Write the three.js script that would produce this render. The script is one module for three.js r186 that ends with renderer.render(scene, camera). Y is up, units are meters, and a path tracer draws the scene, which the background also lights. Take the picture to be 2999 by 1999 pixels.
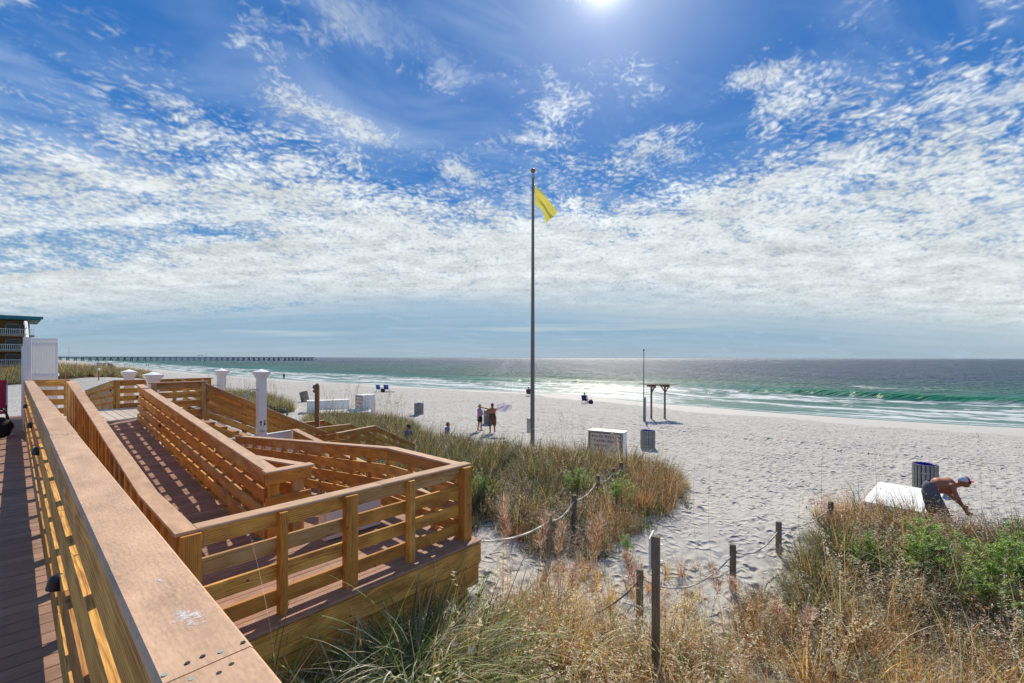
import * as THREE from 'three';
import { mergeGeometries } from 'three/addons/utils/BufferGeometryUtils.js';
import { MarchingCubes } from 'three/addons/objects/MarchingCubes.js';

// ---------------------------------------------------------------- camera, sky, sun, exposure
const F = 1300, CX = 1499.5, CY = 1047.5, EYE = 4.6, ROLL = 0.0022;
const scene = new THREE.Scene();
const camera = new THREE.PerspectiveCamera(2 * Math.atan(999.5 / F) * 180 / Math.PI, 2999 / 1999, 0.05, 40000);
camera.position.set(0, EYE, 0);
camera.rotation.z = ROLL;
camera.setViewOffset(2999, 1999, 0, -48, 2999, 1999);
camera.updateProjectionMatrix();

const SUN_AZ = 0.2033, SUN_EL = 0.698;
const sunDir = new THREE.Vector3(Math.sin(SUN_AZ) * Math.cos(SUN_EL), Math.sin(SUN_EL), -Math.cos(SUN_AZ) * Math.cos(SUN_EL));
const sun = new THREE.DirectionalLight(new THREE.Color().setRGB(1, 0.9, 0.74), 5.0);
sun.position.copy(sunDir).multiplyScalar(120).add(new THREE.Vector3(0, 0, -20));
sun.target.position.set(0, 0, -20);
sun.castShadow = true;
Object.assign(sun.shadow.camera, { left: -60, right: 60, top: 60, bottom: -60, near: 1, far: 300 });
sun.shadow.mapSize.set(4096, 4096);
scene.add(sun, sun.target);

const renderer = new THREE.WebGLRenderer({ antialias: true });
renderer.toneMapping = THREE.LinearToneMapping;
renderer.toneMappingExposure = 1.12;
renderer.shadowMap.enabled = true;

// ---------------------------------------------------------------- random numbers and noise
function rng(seed) {
  let a = seed >>> 0;
  return () => { a = (a + 0x6D2B79F5) | 0; let t = Math.imul(a ^ (a >>> 15), 1 | a); t = (t + Math.imul(t ^ (t >>> 7), 61 | t)) ^ t; return ((t ^ (t >>> 14)) >>> 0) / 4294967296; };
}
const R = rng(77);
const rr = (a, b, r = R) => a + (b - a) * r();
const clamp = (x, a = 0, b = 1) => Math.min(b, Math.max(a, x));
const mix = (a, b, t) => a + (b - a) * t;
const sstep = (a, b, x) => { const t = clamp((x - a) / (b - a)); return t * t * (3 - 2 * t); };
const PERM = new Uint8Array(512), GX = new Float32Array(256), GY = new Float32Array(256);
{ const r = rng(5), p = [...Array(256).keys()]; for (let i = 255; i > 0; i--) { const j = Math.floor(r() * (i + 1)); [p[i], p[j]] = [p[j], p[i]]; }
  for (let i = 0; i < 512; i++) PERM[i] = p[i & 255];
  for (let i = 0; i < 256; i++) { const a = r() * Math.PI * 2; GX[i] = Math.cos(a); GY[i] = Math.sin(a); } }
function noise(x, y) {
  const xi = Math.floor(x), yi = Math.floor(y), fx = x - xi, fy = y - yi, X = xi & 255, Y = yi & 255;
  const u = fx * fx * fx * (fx * (fx * 6 - 15) + 10), v = fy * fy * fy * (fy * (fy * 6 - 15) + 10);
  const a = PERM[PERM[X] + Y], b = PERM[PERM[(X + 1) & 255] + Y], c = PERM[PERM[X] + ((Y + 1) & 255)], d = PERM[PERM[(X + 1) & 255] + ((Y + 1) & 255)];
  const n0 = GX[a] * fx + GY[a] * fy, n1 = GX[b] * (fx - 1) + GY[b] * fy, n2 = GX[c] * fx + GY[c] * (fy - 1), n3 = GX[d] * (fx - 1) + GY[d] * (fy - 1);
  return 1.5 * (n0 + u * (n1 - n0) + v * (n2 + u * (n3 - n2) - n0 - u * (n1 - n0)));
}
function fbm(x, y, n = 4, g = 0.5) { let s = 0, a = 1, t = 0; for (let i = 0; i < n; i++) { s += a * noise(x, y); t += a; a *= g; x = x * 2.03 + 17.3; y = y * 2.03 - 9.1; } return s / t; }

// ---------------------------------------------------------------- sky: clear air, thin cirrus and a bank of altocumulus on a curved cloud deck
function worley(x, y) {                                          // distance to the nearest of scattered points
  const X = Math.floor(x), Y = Math.floor(y); let b = 9;
  for (let j = -1; j <= 1; j++) for (let i = -1; i <= 1; i++) { const h = PERM[PERM[(X + i) & 255] + ((Y + j) & 255)], k = PERM[h + 57], dx = X + i + 0.1 + 0.8 * h / 255 - x, dy = Y + j + 0.1 + 0.8 * k / 255 - y, d = dx * dx + dy * dy; if (d < b) b = d; }
  return Math.sqrt(b);
}
{
  const W = 4096, H = 2048, LIFT = 0.1, data = new Float32Array(W * H * 4);
  // the near edge of the bank, as bearing (tangent) and tangent of height, put on the cloud deck
  const EDGE = [[-1.154, 0.56], [-0.96, 0.55], [-0.73, 0.545], [-0.5, 0.53], [-0.385, 0.5], [-0.27, 0.435], [-0.08, 0.4], [0.04, 0.46], [0.19, 0.47], [0.35, 0.43], [0.54, 0.52], [0.73, 0.6], [0.92, 0.72], [1.15, 0.78]].map(([a, b]) => { const n = Math.hypot(a, b, 1), y = b / n + LIFT; return [a / n / y, 1 / n / y]; });
  EDGE.unshift([-9, EDGE[0][1] - 0.5]); EDGE.push([9, EDGE[EDGE.length - 1][1] - 0.4]);
  const edge = (u) => { for (let i = 1; i < EDGE.length; i++) if (u < EDGE[i][0]) { const [a, b] = EDGE[i - 1], [c, d] = EDGE[i]; return mix(b, d, clamp((u - a) / (c - a))); } return EDGE[EDGE.length - 1][1]; };
  const AIR = [[0, .33, .42, .48], [2.5, .26, .4, .5], [6, .2, .37, .53], [12, .095, .27, .53], [20, .05, .2, .52], [30, .038, .165, .48], [45, .036, .15, .43], [90, .035, .14, .38]];
  for (let j = 0; j < H; j++) {
    const el = ((j + 0.5) / H - 0.5) * Math.PI, y = Math.sin(el), ce = Math.cos(el), deg = el * 180 / Math.PI;
    for (let i = 0; i < W; i++) {
      const o = (j * W + i) * 4;
      if (deg < -0.2) { data[o] = .2; data[o + 1] = .28; data[o + 2] = .32; data[o + 3] = 1; continue; }
      const az = ((i + 0.5) / W - 0.5) * 2 * Math.PI, x = ce * Math.cos(az), f = -ce * Math.sin(az), e = Math.max(0, deg);
      let k = 1; while (AIR[k][0] < e) k++;
      const q = (e - AIR[k - 1][0]) / (AIR[k][0] - AIR[k - 1][0]);
      let r = mix(AIR[k - 1][1], AIR[k][1], q), g = mix(AIR[k - 1][2], AIR[k][2], q), b = mix(AIR[k - 1][3], AIR[k][3], q);
      const yy = Math.max(0, y) + LIFT, u = x / yy, w = f / yy, rad = Math.hypot(u, w);
      const cs = clamp(x * sunDir.x + y * sunDir.y - f * sunDir.z), ang = Math.acos(Math.min(1, cs)) * 180 / Math.PI, glow = Math.exp(-ang / 10);
      // thin cirrus in long streaks
      const su = u * 0.83 + w * 0.56, sv = -u * 0.56 + w * 0.83;
      let ci = sstep(0.4, 0.95, 0.5 + 0.5 * fbm(su * 1.1 + 3, sv * 3.6 + 0.8 * noise(su * 1.5, sv * 1.4), 5, 0.55)) * 0.9;
      ci = Math.max(ci, 0.5 * sstep(20, 3, ang) * clamp(0.65 + 0.6 * fbm(u * 3, w * 3, 4)));
      ci = Math.max(ci, 0.4 * sstep(2.2, 5, rad) * clamp(0.6 + fbm(u * 0.6, w * 2.2, 4)));
      // altocumulus bank: puffs of several sizes, drawn out into rows
      const wu = 0.09 * fbm(u * 2.6 + 9, w * 2.6, 3) + 0.012 * noise(u * 30, w * 30), ww = 0.09 * fbm(u * 2.6 - 5, w * 2.6 + 7, 3) + 0.012 * noise(u * 30 + 40, w * 30);
      const cu = u + wu, cw = w + ww, turn = cu * 0.94 + cw * 0.34, cross = -cu * 0.34 + cw * 0.94;
      const puff = 1 - worley(turn * 20, cross * 25) * 1.15, small = 1 - worley(turn * 43 + 5, cross * 52) * 1.15, fine = fbm(cu * 58, cw * 56, 3, 0.65), big = fbm(cu * 5, cw * 6, 3);
      const cell = 0.36 * puff + 0.24 * small + 0.26 * fine + 0.34 * big + 0.15;
      const into = (f > 0 ? w - edge(u) + 0.22 * sstep(-0.3, -1.2, u) : 0.02 - 0.12 * rad) + 0.5 * fbm(u * 1.9 + 1.3, w * 1.9, 4);
      const hole = fbm(u * 0.8 - 3 + 0.4 * noise(u * 3, w * 5), w * 1.5 + 2, 4);
      const side = sstep(0.2, 2.6, -u);                          // the bank frays into bands to the left
      const band = sstep(-0.08, 0.3, fbm(u * 0.4 + 4.6, w * 2.6 + 0.5 * u, 4)) * side * sstep(1.6, 2.6, w);
      const open = 0.62 - 0.44 * sstep(-0.15, 0.9, into) + 0.34 * sstep(0.18, 0.5, hole) * (0.35 + 0.65 * side) + 0.34 * band - 0.22 * sstep(1.8, 3.0, w);
      const lowEdge = 4.95 + 0.7 * fbm(u * 0.3 + 5, w * 0.6, 3) + 0.12 * u;
      const far = sstep(lowEdge + 1.2, lowEdge - 1.5, Math.abs(w) + 0.35 * noise(u * 0.5, w * 5));
      let al = sstep(open - 0.14, open + 0.42, cell) * sstep(-0.3, 0.25, into) * far;
      // loose shreds ahead of the bank
      const sh = sstep(0.24, 0.9, 1.3 * fbm(u * 2.9 + 4.2, w * 3.1 + 6.1, 4) + 0.2 * puff + 0.4 * fine + 0.14 * small) * sstep(-1.15, -0.2, into);
      al = Math.max(al, 0.85 * sh * sstep(3, 1.7, rad));
      // thin layers close to the horizon
      const lay = sstep(0.05, 0.5, fbm(az * 2.4 + 1, deg * 0.9, 4)) * sstep(9, 4, deg) * sstep(0.3, 1.6, deg);
      al = Math.max(al, 0.72 * lay);
      const dens = clamp(0.5 + 1.1 * (cell - 0.45)), shade = clamp(0.5 + 0.8 * fbm(u * 3.3 + 2, w * 4.2, 4) + 0.35 * fine);
      const lit = 0.4 + 0.32 * dens + 0.26 * shade + 0.3 * glow, low = sstep(3.2, 5.4, w);
      const cr = mix(lit * 0.9, 0.46, low), cg = mix(lit * 0.97, 0.55, low), cb = mix(lit * 1.0, 0.6, low);
      r = mix(r, 0.46, ci * 0.6); g = mix(g, 0.58, ci * 0.6); b = mix(b, 0.78, ci * 0.6);
      r = mix(r, cr, al); g = mix(g, cg, al); b = mix(b, cb, al);
      const a1 = 0.5 * Math.exp(-ang / 5.5) + 0.55 * Math.exp(-ang * ang / 5) + 1.5 * Math.exp(-ang / 0.75);
      data[o] = r + a1; data[o + 1] = g + a1 * 0.99; data[o + 2] = b + a1 * 0.95; data[o + 3] = 1;
    }
  }
  const sky = new THREE.DataTexture(data, W, H, THREE.RGBAFormat, THREE.FloatType);
  sky.mapping = THREE.EquirectangularReflectionMapping; sky.colorSpace = THREE.LinearSRGBColorSpace;
  sky.magFilter = sky.minFilter = THREE.LinearFilter; sky.needsUpdate = true;
  scene.background = sky; scene.environment = sky;
}

// ---------------------------------------------------------------- the lie of the land (x to the right, q straight ahead, metres; world z = -q)
const SHORE = [[420, -60], [120, 16], [80, 29], [60, 36.2], [50, 40.3], [43, 43.9], [37, 47.9], [31, 53], [25.8, 58.4], [21.4, 62.3], [16.5, 69.3], [12.3, 76.7], [4.4, 81], [-4.4, 87], [-13.9, 92], [-26.4, 101], [-52.8, 118], [-75.8, 137.5], [-113, 166], [-245, 290], [-380, 415], [-900, 900], [-4000, 3800]];
const SEA = -1.8;
function shore(x, q) {                                    // [distance from the water's edge, positive on land; place along it]
  let best = 1e18, side = 1, along = 0, run = 0;
  for (let i = 0; i + 1 < SHORE.length; i++) {
    const [ax, aq] = SHORE[i], bx = SHORE[i + 1][0] - ax, bq = SHORE[i + 1][1] - aq, L2 = bx * bx + bq * bq, L = Math.sqrt(L2);
    const t = clamp(((x - ax) * bx + (q - aq) * bq) / L2), dx = x - ax - t * bx, dq = q - aq - t * bq, d = dx * dx + dq * dq;
    if (d < best) { best = d; side = bx * (q - aq) - bq * (x - ax) > 0 ? 1 : -1; along = run + t * L; }
    run += L;
  }
  return [Math.sqrt(best) * side, along];
}
const PROFILE = [[-400, -14], [-60, -5], [0, -1.84], [8, -1.2], [17, -0.68], [27, -0.2], [40, 0], [9999, 0]];
// dunes: centre x, q, half-widths across and along, turn, height
const DUNES = [[-2.6, 4.4, 3.4, 2.6, 0.6, 1.05], [1.6, 14.5, 4.2, 4.2, 0.3, 0.5], [9.5, 9.4, 5.0, 3.4, -0.5, 0.62], [2.5, 5.5, 4.5, 2.0, 0, 0.25], [-3.2, 17, 3, 4, 0.7, 0.4], [-9, 25, 3.2, 8, 0.84, 0.45], [-24, 40, 3.5, 14, 0.84, 0.6], [-86, 88, 9, 30, 0.84, 1.1], [-104, 88, 9, 26, 0.84, 2.0], [-60, 66, 6, 20, 0.84, 0.9]];
function bed(x, q, D) {
  let i = 1; while (PROFILE[i][0] < D) i++;
  const [a, b] = PROFILE[i - 1], [c, d] = PROFILE[i];
  let y = mix(b, d, (D - a) / (c - a));
  for (const [cx, cq, rx, rq, turn, h] of DUNES) {
    const c1 = Math.cos(turn), s1 = Math.sin(turn), dx = x - cx, dq = q - cq, a1 = (dx * c1 + dq * s1) / rx, b1 = (-dx * s1 + dq * c1) / rq, e = a1 * a1 + b1 * b1;
    if (e < 5) y += h * Math.exp(-e * 1.1);
  }
  return y;
}
const DENT = 0.42;
function dents(x, q) {                                    // trodden sand: shallow footprints with soft rims
  let v = 0;
  const ix = Math.floor(x / DENT), iq = Math.floor(q / DENT);
  for (let a = -1; a <= 1; a++) for (let b = -1; b <= 1; b++) {
    const h = PERM[PERM[(ix + a) & 255] + ((iq + b) & 255)], h2 = PERM[h + 91];
    const dx = x - (ix + a + 0.5 + (h / 255 - 0.5) * 0.9) * DENT, dq = q - (iq + b + 0.5 + (h2 / 255 - 0.5) * 0.9) * DENT, an = h2 * 0.11 + h;
    const p = dx * Math.cos(an) + dq * Math.sin(an), r = -dx * Math.sin(an) + dq * Math.cos(an), e = (p * p) / 0.026 + (r * r) / 0.009;
    if (e < 6) v += (0.6 + h / 400) * (-Math.exp(-e * 1.3) + 0.42 * Math.exp(-(e - 1.9) * (e - 1.9) * 0.9));
  }
  return v;
}
function sandAt(x, q, fine = true) {
  const [D] = shore(x, q);
  let y = bed(x, q, D);
  const dry = sstep(9, 21, D + 3 * noise(x * 0.12, q * 0.12));
  y += 0.1 * noise(x * 0.16, q * 0.16) * dry + 0.035 * noise(x * 0.7 + 3, q * 0.7) * dry;
  const r = Math.hypot(x, q);
  if (fine && x > 8 && x < 30) for (const [a, b] of [[36.3, -0.86], [34.9, -0.86]]) { const e = (q - a - b * (x - 3) - 0.25 * noise(x * 0.3, 3)) / 0.17; if (e * e < 9) y += 0.09 * (-Math.exp(-e * e) + 0.5 * Math.exp(-(Math.abs(e) - 1.7) * (Math.abs(e) - 1.7) * 3)); }
  if (fine && r < 75) y += dry * sstep(75, 40, r) * ((0.03 + 0.05 * sstep(-0.35, 0.35, fbm(x * 0.22, q * 0.22, 2))) * dents(x, q) + 0.012 * noise(x * 5, q * 5));
  return y;
}
function hit(px, py, up = 0) {                            // the point of the beach, or of the level 'up' above it, that lies on a line of sight
  const a = (px - CX) / F, b = -(py - CY) / F, dx = a * Math.cos(ROLL) - b * Math.sin(ROLL), dy = a * Math.sin(ROLL) + b * Math.cos(ROLL);
  let q = 1;
  for (let step = 0.5; q < 1500; q += step) { step = Math.max(0.05, q * 0.004); if (EYE + dy * q < sandAt(dx * q, q, false) + up) break; }
  return [dx * q, sandAt(dx * q, q, false), q];
}

// ---------------------------------------------------------------- materials
const col = (r, g, b) => new THREE.Color().setRGB(r, g, b);
function tex(W, H, fill, { srgb = true, rep = [1, 1] } = {}) {
  const d = new Uint8Array(W * H * 4);
  for (let j = 0; j < H; j++) for (let i = 0; i < W; i++) { const v = fill(i / W, j / H), o = (j * W + i) * 4; for (let k = 0; k < 3; k++) d[o + k] = clamp(Array.isArray(v) ? v[k] : v) * 255; d[o + 3] = 255; }
  const t = new THREE.DataTexture(d, W, H); t.wrapS = t.wrapT = THREE.RepeatWrapping; t.magFilter = THREE.LinearFilter; t.minFilter = THREE.LinearMipmapLinearFilter; t.generateMipmaps = true;
  if (srgb) t.colorSpace = THREE.SRGBColorSpace; t.repeat.set(...rep); t.needsUpdate = true; return t;
}
const S = (c) => (c <= 0.0031308 ? 12.92 * c : 1.055 * Math.pow(c, 1 / 2.4) - 0.055);   // linear to sRGB for colour maps
// noise that repeats over the unit square
function tn(u, v, fx, fy, n = 3) {
  let s = 0, a = 1, t = 0;
  for (let k = 0; k < n; k++) { const X = u * fx, Y = v * fy, b = sstep(0.75, 1, u), c = sstep(0.75, 1, v); 
    const n0 = noise(X, Y), n1 = b > 0 ? noise(X - fx, Y) : 0, n2 = c > 0 ? noise(X, Y - fy) : 0, n3 = b > 0 && c > 0 ? noise(X - fx, Y - fy) : 0;
    s += a * ((n0 * (1 - b) + n1 * b) * (1 - c) + (n2 * (1 - b) + n3 * b) * c); t += a; a *= 0.5; fx *= 2; fy *= 2; }
  return s / t;
}
function woodMap(base, dark, seed) {                       // 2 m of board along u, 0.5 m across v
  const r = rng(seed), knots = [...Array(7)].map(() => [r(), r(), rr(0.012, 0.03, r)]), off = seed * 3.7;
  return tex(1024, 256, (u, v) => {
    let warp = 0.02 * tn(u, v, 3, 4), kn = 0;
    for (const [ku, kv, kr] of knots) { const du = Math.abs(u - ku), dv = Math.abs(v - kv), e = Math.hypot(du * 2, dv * 0.5) / kr; warp += 0.02 * Math.exp(-e * 0.7) * Math.sign(v - kv); kn = Math.max(kn, sstep(0.75, 0.35, e)); }
    const vv = v + warp, ring = 0.5 + 0.5 * Math.sin((vv * 26 + 2.2 * tn(u, vv, 2, 6, 2) + off) * 6.283), fibre = tn(u, vv, 14, 190, 2), blot = tn(u, v, 5, 3);
    const wear = sstep(0.25, 0.75, tn(u, v, 9, 40, 3) + 0.35 * blot);
    const t = clamp(0.58 + 0.5 * (ring - 0.5) + 0.6 * fibre + 0.75 * blot), crack = sstep(0.62, 0.8, tn(u, vv, 5, 120, 1));
    return [0, 1, 2].map((k) => S(mix(mix(mix(dark[k], base[k], t), base[k] * 0.75 + 0.09, wear * 0.42), dark[k] * 0.45, Math.max(kn * 0.8, crack * 0.4))));
  });
}
const woodBump = tex(1024, 256, (u, v) => 0.5 + 0.3 * tn(u, v, 10, 170, 2) + 0.15 * tn(u, v, 6, 40, 2), { srgb: false });
const specks = tex(512, 512, (u, v) => 0.5 + 0.35 * tn(u, v, 60, 60, 3) + 0.2 * tn(u, v, 9, 30, 2), { srgb: false });
const capMap = (base, seed) => tex(1024, 512, (u, v) => {   // composite board: mottled, scuffed, a few stains
  const a = tn(u, v, 120, 70, 2), b = tn(u + 0.1, v, 7 + seed, 5, 4), c = sstep(0.42, 0.8, tn(u, v + 0.3, 14, 9 + seed, 4)), w = sstep(0.5, 0.85, tn(u + 0.5, v, 16 + seed, 11, 4));
  const t = 1 + 0.22 * a + 0.4 * b - 0.45 * c;
  return base.map((x) => S(clamp(mix(x * t, 0.62, w * 0.45))));
});
const std = (o) => new THREE.MeshStandardMaterial(o);
const WOOD = [1, 2, 3, 4, 15, 16].map((k) => std({ name: 'stained_timber', map: woodMap([[.74, .375, .07], [.65, .31, .05], [.8, .44, .1], [.58, .265, .045], [.56, .36, .16], [.5, .24, .06]][k > 9 ? k - 11 : k - 1], [.26, .09, .013], k), bumpMap: woodBump, bumpScale: 0.004, roughness: 0.72 }));
const DARKWOOD = WOOD;                                    // one stain on all the timber
const GREYWOOD = [8, 9].map((k) => std({ name: 'weathered_timber', map: woodMap([[.3, .25, .18], [.24, .19, .13]][k - 8], [.1, .08, .055], k), bumpMap: woodBump, bumpScale: 0.006, roughness: 0.9 }));
const CAP = [0, 2, 3].map((k) => std({ name: 'tan_composite', map: capMap([[.5, .32, .205], [.45, .285, .18], [.54, .35, .225]][k === 0 ? 0 : k - 1], k), bumpMap: specks, bumpScale: 0.0015, roughness: 0.8 }));
const DECK = [1, 4, 5].map((k, i) => std({ name: 'brown_composite', map: capMap([[.3, .17, .11], [.34, .195, .125], [.265, .15, .095]][i], k), bumpMap: woodBump, bumpScale: 0.003, roughness: 0.75 }));
const PALEDECK = [6, 7].map((k, i) => std({ name: 'pale_composite', map: capMap([[.5, .43, .36], [.46, .39, .33]][i], k), bumpMap: woodBump, bumpScale: 0.003, roughness: 0.8 }));
const WHITE = std({ name: 'white_paint', map: tex(512, 512, (u, v) => { const t = 0.8 + 0.05 * tn(u, v, 8, 3, 4) - 0.12 * sstep(0.4, 0.9, tn(u, v, 20, 6, 4)); return [S(t), S(t * 0.99), S(t * 0.97)]; }), roughness: 0.5 });
const GREYPAINT = std({ name: 'grey_paint', color: col(.42, .42, .4), roughness: 0.45 });
const BLACK = std({ name: 'black_plastic', color: col(.015, .015, .017), roughness: 0.4 });
const STEEL = std({ name: 'brushed_steel', color: col(.5, .5, .5), metalness: 0.9, roughness: 0.35 });
const ROPE = std({ name: 'rope', color: col(.6, .56, .49), roughness: 0.95, bumpMap: tex(64, 64, (u, v) => 0.5 + 0.5 * Math.sin((u * 4 + v * 2) * 6.283), { srgb: false }), bumpScale: 0.01 });
const BLUE = std({ name: 'blue_plastic', color: col(.012, .02, .3), roughness: 0.4 });
const pick = (a, r = R) => a[Math.floor(r() * a.length)];

// ---------------------------------------------------------------- names, labels
const taken = {};
const numbered = (n) => { taken[n] = (taken[n] ?? -1) + 1; return taken[n] ? `${n}_${String(taken[n]).padStart(3, '0')}` : n; };
function tag(o, label, category, group) { o.userData.label = label; o.userData.category = category; if (group) o.userData.group = group; return o; }
function thing(name, label, category, [x, y, q] = [0, 0, 0], turn = 0, group) {
  const g = new THREE.Group(); g.name = numbered(name); g.position.set(x, y, -q); g.rotation.y = turn; scene.add(g);
  return tag(g, label, category, group);
}
function part(parent, name, geo, m) { const o = new THREE.Mesh(geo, m); o.name = name; parent.add(o); return o; }
function structure(name, geo, m) { const o = new THREE.Mesh(geo, m); o.name = numbered(name); o.userData.kind = 'structure'; scene.add(o); return o; }
function stuff(o, label, category) { o.userData.kind = 'stuff'; scene.add(o); return tag(o, label, category); }

// ---------------------------------------------------------------- shapes
// a board along z with its long edges eased; uv in metres (2 m x 0.5 m per texture)
const boardCache = new Map();
function board(w, h, l, e = 0.004) {
  const v0 = Math.floor(R() * 4) / 4, u0 = Math.floor(R() * 3) / 3, key = [w, h, l, v0, u0].map((x) => x.toFixed(3)).join();
  if (boardCache.has(key)) return boardCache.get(key);
  const a = w / 2, b = h / 2, ring = [[-a + e, -b], [a - e, -b], [a, -b + e], [a, b - e], [a - e, b], [-a + e, b], [-a, b - e], [-a, -b + e]];
  const P = [], N = [], U = []; let run = v0;
  for (let i = 0; i < 8; i++) {
    const [x0, y0] = ring[i], [x1, y1] = ring[(i + 1) % 8], d = Math.hypot(x1 - x0, y1 - y0), nx = (y1 - y0) / d, ny = -(x1 - x0) / d, r1 = run + d / 0.5;
    for (const [x, y, z, v] of [[x0, y0, -l / 2, run], [x1, y1, -l / 2, r1], [x1, y1, l / 2, r1], [x0, y0, -l / 2, run], [x1, y1, l / 2, r1], [x0, y0, l / 2, run]]) { P.push(x, y, z); N.push(nx, ny, 0); U.push(u0 + z / 2, v); }
    run = r1;
  }
  for (const s of [-1, 1]) for (let i = 1; i < 7; i++) for (const k of s > 0 ? [0, i, i + 1] : [0, i + 1, i]) { P.push(ring[k][0], ring[k][1], s * l / 2); N.push(0, 0, s); U.push(u0 + ring[k][0] * 0.1, v0 + ring[k][1] / 0.5); }
  const g = new THREE.BufferGeometry();
  g.setAttribute('position', new THREE.Float32BufferAttribute(P, 3)); g.setAttribute('normal', new THREE.Float32BufferAttribute(N, 3)); g.setAttribute('uv', new THREE.Float32BufferAttribute(U, 2));
  boardCache.set(key, g); return g;
}
const UP = new THREE.Vector3(0, 1, 0);
function bar(parent, name, p, q, w, h, m, e) {               // a board from p to q (parent's axes), w wide, h high
  const a = new THREE.Vector3(...p), b = new THREE.Vector3(...q), z = b.clone().sub(a), l = z.length(); z.normalize();
  const up = Math.abs(z.y) > 0.95 ? new THREE.Vector3(0, 0, 1) : UP, x = new THREE.Vector3().crossVectors(up, z).normalize(), y = new THREE.Vector3().crossVectors(z, x);
  const o = part(parent, name, board(w, h, Math.round(l * 1000) / 1000, e), m);
  o.quaternion.setFromRotationMatrix(new THREE.Matrix4().makeBasis(x, y, z)); o.position.copy(a).add(b).multiplyScalar(0.5);
  return o;
}
function moved(g, x = 0, y = 0, z = 0, rx = 0, ry = 0, rz = 0) { return g.applyMatrix4(new THREE.Matrix4().makeRotationFromEuler(new THREE.Euler(rx, ry, rz)).setPosition(x, y, z)); }
const box = (w, h, d, x = 0, y = 0, z = 0, ry = 0) => moved(board(w, h, d, Math.min(0.006, w / 5, h / 5)).clone(), x, y, z, 0, ry);
const cyl = (r0, r1, h, x = 0, y = 0, z = 0, n = 16) => moved(new THREE.CylinderGeometry(r1, r0, h, n), x, y + h / 2, z);
const tube = (pts, r, n = 24, k = 7) => new THREE.TubeGeometry(new THREE.CatmullRomCurve3(pts.map((p) => new THREE.Vector3(...p))), n, r, k);
const lathe = (pts, n = 20) => new THREE.LatheGeometry(pts.map((p) => new THREE.Vector2(...p)), n);
const merge = (a) => mergeGeometries(a.map((g) => (g.index ? g.toNonIndexed() : g)));

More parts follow.
